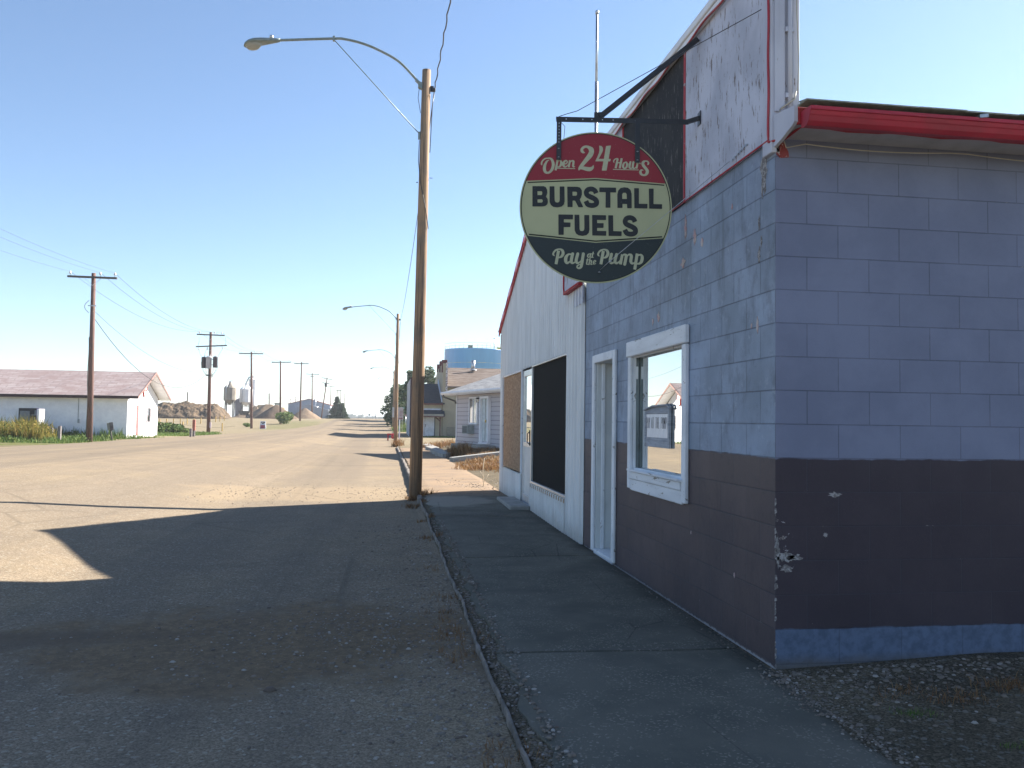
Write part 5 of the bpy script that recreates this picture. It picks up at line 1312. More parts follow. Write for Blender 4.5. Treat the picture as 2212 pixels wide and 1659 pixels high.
def exB(t, base, tp, d):
    for (px_, py_, r, h, col) in ((441.5, 784, .225, 1.05, C(.03,.03,.045)), (452.8, 784, .27, 1.15, C(.42,.42,.46)), (466.3, 783, .225, 1.05, C(.045,.04,.055))):
        q = P(px_, py_, d); q.y -= .30 if r < .25 else .42
        m = MB(); m.lathe(q + Vector((0, 0, -h/2)), [(r*.9, 0), (r, .04), (r, h-.08), (r*1.05, h-.06), (r*.95, h), (r*.4, h+.06)], 16); k = m.build('transformer', simple('transformer_paint', col, None, 3, .4, 0, .5), t)
        m = MB(); m.lathe(q + Vector((r*.4, 0, h/2)), [(.03, 0), (.05, .05), (.025, .1), (.05, .14), (.03, .2)], 8); m.build('bushing', M['ceramic'], k)
    m = MB(); c = base.lerp(tp, .70)
    for z in (-.25, .3): m.bar(c + Vector((-.55, -.2, z)), c + Vector((.6, -.2, z)), .06, .05)
    m.build('mounting_bar', M['black_steel'], t)
    m = MB(); r_ = random.Random(2); c = base.lerp(tp, .575)
    for s_ in (-1, 1):
        for q in (.5, .78, .92):
            m.tube([c + Vector((s_*q*.88*math.cos(u*1.57)+.0, -.2, 1.25-1.35*math.sin(u*1.57))) for u in np.linspace(0, 1, 8)], .014, 5)
    for k in range(5): m.tube([c + Vector((.32*math.cos(a+k), -.2+.25*math.sin(a+k), -.1+.05*k*math.sin(a))) for a in np.linspace(0, 5, 9)], .012, 5)
    a1 = P(430, 729, d); a2 = P(487, 729, d)
    for a, z in ((a1, P(428, 746, d)), (a2, P(486.5, 745, d))): m.tube([a, (a+z)/2 + Vector((0.05, 0, 0)), z], .012, 5)
    for x0, y0, x1, y1 in ((430, 753, 438, 773), (447, 753, 441, 773), (481, 753, 470, 773)): m.tube([P(x0, y0, d), P((x0+x1)/2 - 2, (y0+y1)/2+2, d), P(x1, y1, d)], .012, 5)
    m.build('jumper_wires', M['wire'], t)
    m = MB(); q = base + Vector((.17, -.12, .75)); m.box(q.x-.07, q.y-.06, q.z-.25, q.x+.09, q.y+.06, q.z+.30, .02); m.build('meter_box', simple('pinkish_box', C(.55,.45,.50)), t)
    m = MB(); q = base.lerp(tp, .125); m.tube([q + Vector((0, 0, -.06)), q + Vector((0, 0, .06))], .168, 14); m.build('white_band', white, t)
upole('A', 'tall red brown utility pole in front of the white building', 193, 948, 202.5, 590, 50, [(148, 597.5, 254.5, 602, (.05, .66, .955), False)], extra=exA, rad=.165)
upole('B', 'utility pole with two crossarms and three transformers', 450, 938, 455.5, 717.5, 82, [(426, 722.5, 486, 725, (.09, .64, .9), False), (424, 749, 491, 746.5, (.08, .37, .86), True)], extra=exB, rad=.17)
upole('C', 'single crossarm utility pole in front of the white silos', 543, 930.5, 543.3, 760, 106, [(517, 763.5, 569, 764.5, (.04, .65, .95), False)], rad=.15)
upole('D', 'utility pole standing by the round green bush', 605.5, 919.5, 606, 780, 128, [(587, 783, 629, 782.5, (.04, .34, .95), False)], rad=.15)
upole('E', 'utility pole in front of the grey metal shed, left of centre', 648, 910, 651.5, 782, 141, [(635.5, 785, 667, 786, (.05, .63, .95), False)], rad=.14)
upole('F', 'dark utility pole in front of the grey shed, right of centre', 674, 904, 674.5, 806, 184, [(661, 808, 690, 809, (.03, .95), False), (670, 813, 678, 813, (), False)], rad=.15, mat='pole2')
def exG(t, base, tp, d):
    q = P(704, 831.5, d); m = MB(); m.lathe(q + Vector((0, -.3, -.5)), [(.2, 0), (.3, .05), (.3, .8), (.2, .95)], 12); m.build('transformer', M['black_steel'], t)
upole('G', 'strongly leaning utility pole with a transformer near the spruce', 694, 903, 706.8, 816, 205, [(694.5, 816, 718.5, 820.5, (.04, .95), False), (697, 827, 711.5, 829, (.1, .9), False)], extra=exG, rad=.16)
upole('H', 'small far utility pole just left of the spruce tip', 713.5, 905, 715, 833.5, 238, [(704.5, 834, 724.5, 835.5, (), False)], rad=.13)
upole('I', 'far utility pole rising from behind the spruce, leaning left', 723, 906, 729.3, 842, 268, [(719, 843, 737, 843.5, (), False)], rad=.13)
upole('J', 'far utility pole rising straight up behind the spruce', 734, 906, 736.3, 842, 275, [(729, 842.5, 744.5, 843, (), False)], rad=.13)
upole('K', 'far utility pole on the right edge of the spruce', 743.5, 906, 744.6, 850.5, 313, [(737.5, 850.8, 750.5, 851, (), False)], rad=.14)
upole('L', 'tiny far utility pole above the shed roof', 637, 897, 638.5, 856.5, 330, [(635, 857, 644.5, 857, (), False), (636, 864, 642, 864, (), False)], rad=.15)
upole('N', 'tiny yard pole with a lamp left of the shed roof', 627, 897, 627.3, 861, 300, [(624.5, 862.5, 629, 862.5, (), False)], rad=.11)
for (bx, y0, y1, lab) in ((581.6, 897, 849.5, 'bare grey post behind the gravel pile'), (405, 895, 847, 'bare thin post behind the dirt bank')):
    b = P(bx, y0, 215); tp = P(bx, y1, 215); m = MB(); m.tube([Vector((b.x, b.y, zg(b.x, b.y)-.3)), tp], .16, 8); tag(m.build('bare_post', M['arm_wood']), lab, 'post')
GW = 'overhead power lines'
seq = ['A', 'B', 'C', 'D', 'E', 'F', 'G']
for k, lab in enumerate(('leftmost conductor of the three on the crossarms', 'middle conductor of the three on the crossarms', 'rightmost conductor of the three on the crossarms')):
    m = MB(); a0 = ends['A'][k]
    m.tube(span(a0 + Vector((1.2, -42, -.2)), a0, .9, 0, 16), .006, 5)
    for p0, p1 in zip(seq[:-1], seq[1:]):
        a, b = ends[p0], ends[p1]; m.tube(span(a[min(k, len(a)-1)], b[min(k, len(b)-1)], 1.0 if p0 == 'A' else .55, 0, 16), .010, 5)
    tag(m.build('power_line', M['wire']), 'thin ' + lab, 'power line', GW)
for lab, pts, sg_, r_ in (('sagging service cable between the first two poles', [(204, 688, 50), (446, 808, 82)], 2.55, .019), ('thin communication cable above the service cable', [(204, 672, 50), (448, 803, 82), (541, 806, 106), (606, 830, 128)], 1.15, .010)):
    m = MB()
    for a, b in zip(pts[:-1], pts[1:]): m.tube(span(P(*a), P(*b), sg_ if a[2] < 60 else .9, 0, 22), r_, 5)
    tag(m.build('cable', M['wire']), lab, 'cable')
m = MB(); m.tube(span(P(674, 812, 184), P(858, 822, 172), .25, 0, 14), .02, 5); m.tube(span(P(676, 824, 184), P(858, 832, 172), .35, 0, 14), .026, 5); m.tube(span(P(708, 838, 205), P(834, 847, 258), 1.2, 0, 14), .02, 5); m.tube(span(P(640, 859, 330), P(846, 856, 330), .8, 0, 12), .02, 5)
tag(m.build('crossing_wires', M['wire']), 'faint wires crossing high over the far end of the street', 'power line')
m = MB(); m.tube(span(P(345, 848, 215), P(700, 857, 300), .6, 0, 16), .016, 5); m.tube(span(P(0, 845, 215), P(640, 860, 330), .6, 0, 16), .014, 5)
tag(m.build('field_wires', M['wire']), 'faint low wires behind the silos and shed', 'power line')

# ---------------------------------------------------------------- yellow posts round the yard
yel = simple('yellow_wood_post', C(.50,.33,.09), C(.40,.27,.10), 6, .8)
yp = thing('yellow_post', 'x', 'post'); m = MB(); m.box(-.055, -.055, -.3, .055, .055, .86, .01); m.build('post', yel, yp, world=False)
m = MB(); m.box(-.057, -.057, .861, .057, .057, .90, .01); m.build('post_top', simple('post_top', C(.42,.30,.14)), yp, world=False)
GP = 'yellow posts round the gravel yard'
ysp = []
for i in range(7): f = i/6; q = P(345.5 + (434-345.5)*f, 905, 112 + 12*f); ysp.append((q.x, q.y))
for px_, d_ in ((452, 128), (466, 130), (475, 132), (484.5, 135)): q = P(px_, 905, d_); ysp.append((q.x, q.y))
for px_, d_ in ((395.5, 100), (480.5, 91)): q = P(px_, 905, d_); ysp.append((q.x, q.y))
nth = ['first', 'second', 'third', 'fourth', 'fifth', 'sixth', 'seventh', 'eighth', 'ninth', 'tenth', 'eleventh']
for i, (x, y) in enumerate(ysp):
    lab = ('%s yellow post counting from the white building along the far row' % nth[i]) if i < 11 else ('near yellow post left of the transformer pole' if i == 11 else 'near yellow post right of the transformer pole')
    if i == 0: yp.location = (x, y, zg(x, y)); yp['label'] = lab; yp['group'] = GP
    else: dup(yp, (x, y, zg(x, y)), R(random.uniform(-8, 8)), lab, GP)
m = MB(); q0 = [Vector((x, y, zg(x, y)+.55)) for x, y in ysp]
m.tube(span(q0[11], q0[11] + Vector((6.2, -1, -.1)), .25, 0, 8), .012, 4)
for a, b in zip(q0[:6], q0[1:7]): m.tube(span(a, b, .12, 0, 5), .010, 4)
tag(m.build('chain', M['wire']), 'slack chain strung along the yellow posts', 'chain')

# ---------------------------------------------------------------- piles of earth and gravel
def mound(name, label, c, L, Wd, H, rz, seed, mat, rough=.25, ridge=.5, cat='pile', sharp=1.0, n=70, group=None):
    """ridge-shaped heap; c is the middle of its foot"""
    from mathutils import noise as NZ
    m = MB(); nx, ny = n, n//2; c = Vector(c); vs = []
    for j in range(ny+1):
        for i in range(nx+1):
            u = -1+2*i/nx; v = -1+2*j/ny
            uu = max(0, abs(u)-ridge)/(1-ridge)
            q = math.sqrt(uu*uu + v*v)
            hgt = max(0, 1-q)**sharp
            x = u*L/2; y = v*Wd/2
            nz = NZ.noise(Vector((x*.35+seed, y*.35, 0)))*.9 + NZ.noise(Vector((x*1.1, y*1.1+seed, 3)))*.5 + NZ.noise(Vector((x*3, y*3+seed, 5)))*.22
            z = H*hgt + rough*nz*min(1, hgt*5)*(1 if hgt > 0 else 0)
            vs.append((x, y, max(z, -.02) if hgt > 0 else -.05))
    m.add(vs, [(j*(nx+1)+i, j*(nx+1)+i+1, (j+1)*(nx+1)+i+1, (j+1)*(nx+1)+i) for j in range(ny) for i in range(nx)], rough < .2)
    o = m.build(name, mat); o.location = c; o.rotation_euler = (0, 0, rz)
    return tag(o, label, cat, group)
earth = simple('turned_earth', C(.165,.115,.072), C(.085,.062,.042), 1.4, .95, bump=1.0, bscale=4, thr=(.4,.6))
grav = simple('pit_run_gravel', C(.155,.105,.072), C(.12,.082,.058), 1.2, .95, bump=.6, bscale=10)
sand = simple('sandy_gravel', C(.23,.165,.11), C(.18,.13,.09), 1.2, .95, bump=.5, bscale=10)
def foot(px_, d): q = P(px_, 900, d); return (q.x, q.y, zg(q.x, q.y))
mound('earth_bank', 'long rough bank of turned earth behind the white building', foot(384, 150), 18.5, 9, 2.75, R(4), 3, earth, .55, .66, 'earth bank', .8, 110)
mound('gravel_pile', 'dark brown gravel pile with a sharp crest behind the bush', foot(597, 160), 8.6, 8, 2.75, R(8), 9, grav, .10, .04, group='gravel piles in the yard')
mound('gravel_pile', 'broader tan gravel pile just behind the dark one', foot(580, 172), 9.5, 9, 3.0, R(0), 17, sand, .10, .12, group='gravel piles in the yard')
mound('gravel_pile', 'sandy gravel pile at the foot of the grey shed', foot(659, 182), 7.4, 7, 2.35, R(0), 23, sand, .10, .05, group='gravel piles in the yard')
mound('gravel_pile', 'low spill of gravel at the right foot of the dark pile', foot(622, 158), 4.2, 4, 1.25, R(0), 29, grav, .08, .1, group='gravel piles in the yard')
mound('gravel_pile', 'gravel heap under the white silos', foot(528, 188), 5.4, 5, 1.1, R(0), 31, sand, .15, .3, group='gravel piles in the yard')
mound('gravel_pile', 'taller heap of fine gravel beside the silo legs', foot(551, 192), 4.0, 5, 2.6, R(0), 37, sand, .12, .2, group='gravel piles in the yard')

# ---------------------------------------------------------------- silos
def silo(label, px0, px1, yt, ysh, ybot, ycone, d, mat, legs=True, flat=False):
    xc = (px0+px1)/2; a = P(px0, 870, d); b = P(px1, 870, d); r = (b-a).length/2
    c = P(xc, 870, d); zz = lambda y: P(xc, y, d).z
    g = zg(c.x, c.y)
    t = thing('silo', label, 'silo', (c.x, c.y, g))
    m = MB(); pr = [(r*.98, zz(ybot)-.02), (r, zz(ybot)), (r, zz(ysh)), (r*1.03, zz(ysh)), (r*.60 if not flat else r*.4, zz(ysh)+(zz(yt)-zz(ysh))*(.5 if not flat else .5)), (r*.14, zz(yt))]
    m.lathe((c.x, c.y, 0), pr, 12, False); m.build('bin', mat, t)
    m = MB(); m.lathe((c.x, c.y, 0), [(r*.10, zz(ycone)), (r*.97, zz(ybot)-.03)], 12, False); m.build('hopper_cone', mat, t)
    m = MB(); m.lathe((c.x, c.y, zz(yt)), [(r*.16, 0), (r*.16, .25), (r*.05, .35)], 8); m.tube([(c.x-.5, c.y, zz(yt)+.1), (c.x+.7, c.y, zz(yt)+.45)], .05, 5); m.build('hatch', M['steel'], t)
    if legs:
        for k in range(4):
            an = math.pi/4 + k*math.pi/2; m = MB(); x, y = c.x + r*.85*math.cos(an), c.y + r*.85*math.sin(an)
            m.box(x-.11, y-.11, g-.3, x+.11, y+.11, zz(ybot)-.05); m.build('leg', M['arm_wood'], t)
        m = MB(); zc = (zz(ybot)+zz(ycone))/2-.5; q = r*.6
        for s_ in (-1, 1): m.bar((c.x-q, c.y+s_*q, zc), (c.x+q, c.y+s_*q, zc), .09); m.bar((c.x+s_*q, c.y-q, zc), (c.x+s_*q, c.y+q, zc), .09)
        m.build('leg_brace', M['arm_wood'], t)
    m = MB(); m.tube([(c.x-r*.45, c.y-r*.92, zz(ycone)), (c.x-r*.45, c.y-r*.95, zz(ysh)), (c.x-r*.2, c.y-.3, zz(yt)+.1)], .07, 6); m.build('fill_pipe', M['steel'], t)
    return t
rust = simple('stained_galvanised', C(.30,.27,.23), C(.19,.165,.135), .5, .6, .2, .4, stretch=(1,1,.5))
silo('rusty grey hopper silo on legs, leftmost of the three', 483, 509.6, 826, 838, 864, 875, 192, rust)
silo('short white hopper silo with conical top in the middle', 517.5, 545, 831.5, 841, 868.5, 878, 195, white)
silo('tall slim white silo behind the short white one', 536.5, 555.5, 815.5, 819.5, 876, 884, 203, white, legs=True, flat=True)
m = MB(); m.tube([P(530, 831, 199), P(538, 815, 203), P(549, 813.5, 203)], .16, 6); tag(m.build('fill_spout', M['steel']), 'slanted fill pipe joining the two white silos', 'pipe')
cb = thing('concrete_bunker', 'tall grey wall panel behind the silo legs', 'wall', foot(513, 198))
m = MB(); q = [P(x, y, 198) for x, y in ((507.5, 900), (507.5, 864), (518, 859.5), (523, 866), (523, 900))]; m.prism(q, (0, 1.2, 0)); m.build('wall', simple('purple_grey_wall', C(.20,.19,.22), C(.15,.14,.17), 1, .9), cb)
m = MB(); q = [P(x, y, 206) for x, y in ((552, 900), (552, 875), (573.5, 874), (573.5, 900))]; m.prism(q, (0, 3, 0)); bk = m.build('storage_box', simple('tan_plank_wall', C(.27,.22,.17), C(.22,.18,.14), 2)); tag(bk, 'low tan storage box between the silos and the gravel piles', 'storage box')
tr = thing('farm_trailer', 'dark hopper trailer standing under the white silo', 'trailer', foot(529, 180))
c = Vector(tr.location)
m = MB(); m.prism([(c.x-1.3, c.y-.7, c.z+1.5), (c.x+1.2, c.y-.7, c.z+1.5), (c.x+.7, c.y-.7, c.z+.7), (c.x-.9, c.y-.7, c.z+.7)], (0, 1.4, 0)); m.build('hopper', simple('dull_brown_steel', C(.09,.075,.06)), tr)
m = MB(); m.bar((c.x-1.9, c.y-.3, c.z+.62), (c.x+1.2, c.y-.3, c.z+.62), .1); m.bar((c.x-1.9, c.y+.3, c.z+.62), (c.x+1.2, c.y+.3, c.z+.62), .1); m.build('chassis', M['black_steel'], tr)
for s_ in (-1, 1):
    m = MB(); m.tube([(c.x+.7, c.y+s_*.75-.12, c.z+.42), (c.x+.7, c.y+s_*.75+.12, c.z+.42)], .42, 14); m.build('wheel', simple('tyre', C(.02,.02,.02)), tr)
ld = thing('wheel_loader', 'loader whose cab shows above the gravel crest', 'loader', foot(600, 178)); c = Vector(ld.location)
q = P(600, 879.5, 178).z
m = MB(); m.box(c.x-1.6, c.y-.9, c.z+.7, c.x+1.3, c.y+.9, q-.05, .05); m.build('body', simple('dull_yellow', C(.35,.25,.06)), ld)
m = MB(); 
for sx in (-.55, .45):
    for sy in (-.6, .6): m.box(c.x+sx-.06, c.y+sy-.06, q-.04, c.x+sx+.06, c.y+sy+.06, q+.75)
m.box(c.x-.72, c.y-.75, q+.75, c.x+.62, c.y+.75, q+.87); m.build('cab_frame', M['black_steel'], ld)
m = MB(); m.box(c.x-.5, c.y-.55, q, c.x+.4, c.y+.55, q+.74); t = NT('cab_glass', .1, 0, .6); t.color(C(.35,.45,.45)); m.build('cab_glass', t.m, ld)
for sx in (-1.1, .9):
    for s_ in (-1, 1):
        m = MB(); m.tube([(c.x+sx, c.y+s_*1.0-.2, c.z+.65), (c.x+sx, c.y+s_*1.0+.2, c.z+.65)], .65, 16); m.build('wheel', simple('tyre', C(.02,.02,.02)), ld)

# metal shed
SD = 230
sh = thing('metal_shed', 'grey metal shed with low gable and red roof edge', 'shed', foot(667, SD))
a, b_, tpk = P(622.5, 872, SD), P(712.5, 874.6, SD), P(667, 862, SD)
gz_ = sh.location.z - .3
bl = simple('blue_grey_steel', C(.30,.33,.40), C(.26,.29,.36), .6, .5)
m = MB(); m.prism([(a.x, a.y, gz_), (a.x, a.y, a.z), (tpk.x, a.y, tpk.z), (b_.x, a.y, b_.z), (b_.x, a.y, gz_)], (0, 22, 0)); m.build('wall', bl, sh)
m = MB(); m.prism([(a.x-.25, a.y-.3, a.z), (tpk.x, a.y-.3, tpk.z+.12), (b_.x+.25, a.y-.3, b_.z), (b_.x+.25, a.y-.3, b_.z-.14), (tpk.x, a.y-.3, tpk.z-.02), (a.x-.25, a.y-.3, a.z-.14)], (0, 22.6, 0)); m.build('roof', simple('red_brown_roof_edge', C(.26,.06,.05)), sh)
m = MB(); q = [P(x, y, SD-4) for x, y in ((641.5, 903), (641.5, 879), (667, 873.5), (709, 886), (711, 903))]; m.prism(q, (0, 3.6, 0)); m.build('front_annex', simple('grey_steel_front', C(.27,.29,.34), C(.24,.26,.31), .6, .5), sh)
m = MB(); q = P(681, 870, SD-.5); m.tube([q + Vector((0, -.1, 1.0)), q + Vector((0, -.1, -.8)), q + Vector((-.5, -.3, -1.1)), q + Vector((.8, -.3, -1.35))], .28, 8); m.build('duct', M['steel'], sh)
m = MB(); q = P(712.8, 890, SD-4.2); m.box(q.x-.5, q.y, gz_, q.x+1.0, q.y+24, P(712, 884, SD).z); m.build('side_annex', white, sh)
m = MB(); m.tube([P(667.5, 862, SD), P(667.5, 834, SD)], .05, 5); m.build('antenna', M['steel'], sh)

# sandwich board
p = P(567.5, 931, 105); sb = thing('sandwich_board', 'small red white and black advertising board on the gravel yard', 'sign', (p.x, p.y, zg(p.x, p.y))); sb.rotation_euler = (0, 0, R(-4))
m = MB(); m.prism([(-.36, -.10, 0), (.36, -.10, 0), (.33, .0, .96), (-.33, .0, .96)], (0, .03, 0)); m.prism([(-.36, .30, 0), (.36, .30, 0), (.33, .035, .96), (-.33, .035, .96)], (0, .03, 0)); m.build('frame', white, sb, world=False)
def sbp(poly, col, nm, off=.004): # poly in (x,z) on sloping face
    m = MB(); m.prism([(x, -.10+.10*z/.96-off, z) for x, z in poly], (0, .003, 0)); m.build(nm, simple(nm, col), sb, world=False)
sbp([(-.30, .04), (.28, .04), (.27, .47), (-.29, .47)], C(.32,.05,.09), 'red_field'); sbp([(-.27, .50), (.26, .50), (.22, .60), (-.22, .60)], C(.55,.62,.80), 'blue_band')
sbp([(-.28, .80), (-.05, .92), (-.08, .70), (-.16, .72)], C(.03,.03,.04), 'black_mark'); sbp([(.02, .90), (.27, .84), (.25, .70), (.08, .68)], C(.03,.03,.04), 'black_mark'); sbp([(-.13, .62), (.13, .62), (.04, .76), (-.06, .76)], C(.03,.03,.04), 'black_mark')
for z in (.38, .28, .16):
    m = MB()
    for k in range(6): m.prism([(x, -.10+.10*zz/.96-.008, zz) for x, zz in ((-.24+k*.08, z), (-.19+k*.08, z), (-.19+k*.08, z+.05), (-.24+k*.08, z+.05))], (0, .003, 0))
    m.build('lettering', simple('faded_lettering', C(.45,.18,.22)), sb, world=False)

# ---------------------------------------------------------------- grey house on the right
u_ = Vector((-.262, .965, 0)).normalized(); nrm = Vector((-u_.y, u_.x, 0)); nrm = -nrm if nrm.x > 0 else nrm     # wall direction (away), outward normal
lc = Vector((3.41, 41.4, 0)); LZ = .22
hs = thing('grey_house', 'grey clapboard house with white door beside the walk', 'house', (lc.x, lc.y, 0))
def H(s, o, z): return lc - u_*s + nrm*o + Vector((0, 0, z))       # s along the wall towards the camera, o outwards
sidm = NT('lilac_grey_clapboard', .6, 0, .3); _t = sidm; _v = _t.co(); _z = _t.sep(_v)[2]
_f = _t.math('FRACT', _t.math('DIVIDE', _z, .205)); 
_t.color(_t.mix(_t.math('MULTIPLY', _t.math('SUBTRACT', 1.0, _t.step(_f, .04, .20)), .85), C(.46,.44,.475), C(.13,.12,.14))); _t.bump(_f, .8, .03)
m = MB(); W1 = 7.2; EZ = 2.86
m.prism([H(0, 0, .05), H(W1, 0, .05), H(W1, 0, EZ), H(0, 0, EZ)], nrm*-7.5); m.build('wall', sidm.m, hs)
grs = NT('grey_shingles', .9, 0, .1); _t = grs; _v = _t.co(); _z = _t.sep(_v)[2]
_t.color(_t.mix(_t.step(_t.noise(_t.mapv(_v, (.7, .7, 9)), 2.2, 5, .7), .4, .62), C(.33,.33,.335), C(.20,.20,.205)))
def Rz(s, o, z): return H(s, o, z)
m = MB(); ov = .62
m.prism([Rz(-ov, .55, EZ-.05), Rz(-ov, -3.75, EZ+1.42), Rz(-ov, -8.05, EZ-.05), Rz(-ov, -8.05, EZ-.12), Rz(-ov, -3.75, EZ+1.34), Rz(-ov, .55, EZ-.12)], -u_*(W1+2*ov)); m.build('roof', grs.m, hs)
m = MB(); m.add([H(0, -.002, EZ), H(0, -7.5, EZ), H(0, -3.75, EZ+1.3)], [(0,1,2)]); m.build('gable', sidm.m, hs)
m = MB(); m.prism([H(-ov, .56, EZ-.20), H(-ov, .56, EZ-.03), H(-ov, .66, EZ-.03), H(-ov, .68, EZ-.10), H(-ov, .63, EZ-.17)], -u_*(W1+2*ov)); gt = m.build('gutter', white, hs)
m = MB(); m.prism([H(-ov, .56, EZ-.19), H(W1+ov, .56, EZ-.19), H(W1+ov, 0, EZ-.17), H(-ov, 0, EZ-.17)], (0, 0, -.02)); m.build('soffit', white, hs)
m = MB(); m.tube([H(-.3, .62, EZ-.18), H(-.28, .60, EZ-.28), H(.0, .10, EZ-.48), H(.02, .07, EZ-.6)], .04, 8); m.build('downspout', M['arm_wood'], hs)
def hb(s0, s1, z0, z1, o0, o1, nm, mt, par=hs):
    m = MB(); m.prism([H(s0, o0, z0), H(s1, o0, z0), H(s1, o0, z1), H(s0, o0, z1)], nrm*(o1-o0)); return m.build(nm, mt, par)
hb(-.04, .05, .08, EZ-.19, .002, .03, 'corner_trim', white)
w1 = hb(1.95, 2.88, 1.33, 2.46, .003, .05, 'window', M['glass'])
for (a_, b2, c_, d_) in ((1.86, 1.945, 1.25, 2.54), (2.885, 2.97, 1.25, 2.54), (1.95, 2.88, 1.25, 1.325), (1.95, 2.88, 2.465, 2.54), (2.38, 2.44, 1.33, 2.46)): hb(a_, b2, c_, d_, .004, .075, 'window_frame', white, w1)
hb(2.445, 2.875, 1.335, 2.455, .051, .056, 'pane', simple('painted_leaf_reflection', C(.16,.22,.18), C(.35,.38,.36), 5, .1, 0, .6, thr=(.4,.6)), w1)  # reflection of leaves painted as mottled green on the pane
ac = hb(1.72, 2.42, .80, 1.20, .004, .34, 'air_conditioner', simple('beige_grey_unit', C(.34,.36,.34)))
m = MB()
for k in range(7): s0 = 1.78+.085*k; m.prism([H(s0, .342, .84), H(s0+.04, .342, .84), H(s0+.04, .342, 1.16), H(s0, .342, 1.16)], nrm*.006)
m.build('grille', simple('dark_grille', C(.10,.11,.11)), ac)
dfr = hb(3.50, 4.38, .50, 2.44, .004, .02, 'door', simple('white_house_door', C(.62,.66,.66)))
for (a_, b2, c_, d_) in ((3.40, 3.495, .45, 2.54), (4.385, 4.48, .45, 2.54), (3.50, 4.38, 2.445, 2.54)): hb(a_, b2, c_, d_, .004, .14, 'door_frame', white, dfr)
hb(3.86, 3.89, .52, 2.42, .021, .03, 'door_edge', simple('dark_gap', C(.12,.12,.11)), dfr)
hb(3.94, 3.99, 1.35, 1.47, .021, .07, 'door_handle', simple('brass', C(.45,.33,.10), None, 5, .3, .9), dfr); hb(3.40, 4.48, .38, .445, .004, .18, 'threshold', white, dfr)
m = MB(); q = H(3.18, .15, 2.42); m.lathe(q, [(.05, 0), (.10, .03), (.05, .07)], 10); m.tube([H(3.18, .0, 2.46), H(3.18, .15, 2.46)], .03, 6); lm = m.build('wall_lamp', M['black_steel'], hs)
m = MB(); m.lathe(H(3.18, .16, 2.27), [(.05, 0), (.09, .05), (.06, .14)], 10); m.build('lamp_globe', M['refractor'], lm)
for s0, s1, lab in ((1.5, 2.9, 'low concrete block under the house window'), (3.4, 5.2, 'concrete block step before the house door')):
    m = MB(); m.prism([H(s0, .06, -.1), H(s1, .06, -.1), H(s1, .06, .34), H(s0, .06, .34)], nrm*.75); tag(m.build('concrete_step', M['concrete']), lab, 'step')
# yard edging and slabs in front of the house
def slabbox(px0, py0, d0, px1, py1, d1, w, h, nm, lab, cat, mt='concrete'):
    a = P(px0, py0, d0); b = P(px1, py1, d1); a.z = zg(a.x, a.y)+h/2; b.z = zg(b.x, b.y)+h/2
    m = MB(); m.bar(a, b, w, h); return tag(m.build(nm, M[mt]), lab, cat)
slabbox(975, 993, 29.5, 1100, 986, 30.5, .35, .16, 'edging_beam', 'long pale concrete beam lying across the yard', 'beam')
slabbox(1000, 1003, 26.5, 1100, 996, 27, .30, .05, 'edging_beam', 'flat concrete strip half buried in orange grass', 'beam')
r5 = random.Random(5)
for i, (px_, d_, lab) in enumerate(((924, 47, 'pale stone farthest along the walk edge'), (934, 42.5, 'second pale stone of the walk edge from the far end'), (944, 38.5, 'cracked kerb stone midway along the yard edge'), (950, 36.2, 'kerb stone tilted against its neighbour at the yard edge'), (958, 34.0, 'nearest pale kerb stone of the yard edge'))):
    q = P(px_, 950, d_); m = MB(); z = zg(q.x, q.y)
    m.obox((q.x, q.y, z+.09), (.16+.05*r5.random(), .25, .02), (-.12, .55+.3*r5.random(), r5.uniform(-.03,.03)), (0, 0, .10)); tag(m.build('kerb_stone', M['concrete']), lab, 'kerb stone', 'loose kerb stones at the yard edge')

# ---------------------------------------------------------------- dark roofed shop and tan hall
gS = zg(4, 80); SX = 2.35
sp_ = thing('shop_building', 'beige shop with dark blue shingle roof behind the near lamp pole', 'building', (SX, 79.5, gS))
beige = simple('beige_stucco', C(.42,.38,.29), C(.36,.33,.25), 1.5, .9, bump=.3); 
def z_at(py_, d): return EYE + (905.5 - py_)/1800*d
m = MB(); m.box(SX+.02, 79.5, gS-.3, 5.15, 92, z_at(868, 79)); m.build('wall', beige, sp_)
rz0 = z_at(870, 78.5); rz1 = z_at(828, 85)
blueroof = simple('dark_blue_shingle', C(.032,.038,.052), C(.05,.055,.07), 3, .9, bump=.4, bscale=6)
m = MB(); m.prism([(SX+.05, 79.1, rz0), (SX+.05, 85.5, rz1), (SX+.05, 92.3, rz0), (SX+.05, 92.3, rz0-.1), (SX+.05, 85.5, rz1-.1), (SX+.05, 79.1, rz0-.1)], (2.95, 0, 0)); m.build('roof', blueroof, sp_)
m = MB(); m.box(SX, 79.02, rz0-.16, 5.2, 79.09, rz0+.0); m.build('fascia', simple('brown_fascia', C(.12,.05,.045)), sp_)
fz = z_at(824, 85)
m = MB(); m.box(SX-.25, 79.3, gS-.3, SX+.0, 92.5, fz); m.build('false_front', simple('pale_grey_front', C(.42,.42,.44), C(.36,.36,.38), 1.5), sp_)
m = MB(); m.box(SX-.26, 79.2, gS-.2, SX+.02, 79.29, fz+.1); m.box(SX+.03, 79.2, z_at(880, 79), SX+.2, 79.3, fz-.2) if False else None; m.build('corner_trim', simple('dark_maroon_trim', C(.05,.02,.022)), sp_)
m = MB(); m.prism([(SX+.05, 78.6, z_at(896, 79)), (SX+.05, 79.48, z_at(884, 79.5)), (SX+.05, 79.48, z_at(888, 79.5)), (SX+.05, 78.6, z_at(899.5, 79))], (2.95, 0, 0)); aw = m.build('awning', blueroof, sp_)
m = MB(); m.box(SX+.05, 79.38, z_at(886, 79.5)+.05, 5.0, 79.49, z_at(883, 79.5)+.06); m.build('flashing', simple('pale_blue_flashing', C(.55,.60,.70)), aw)
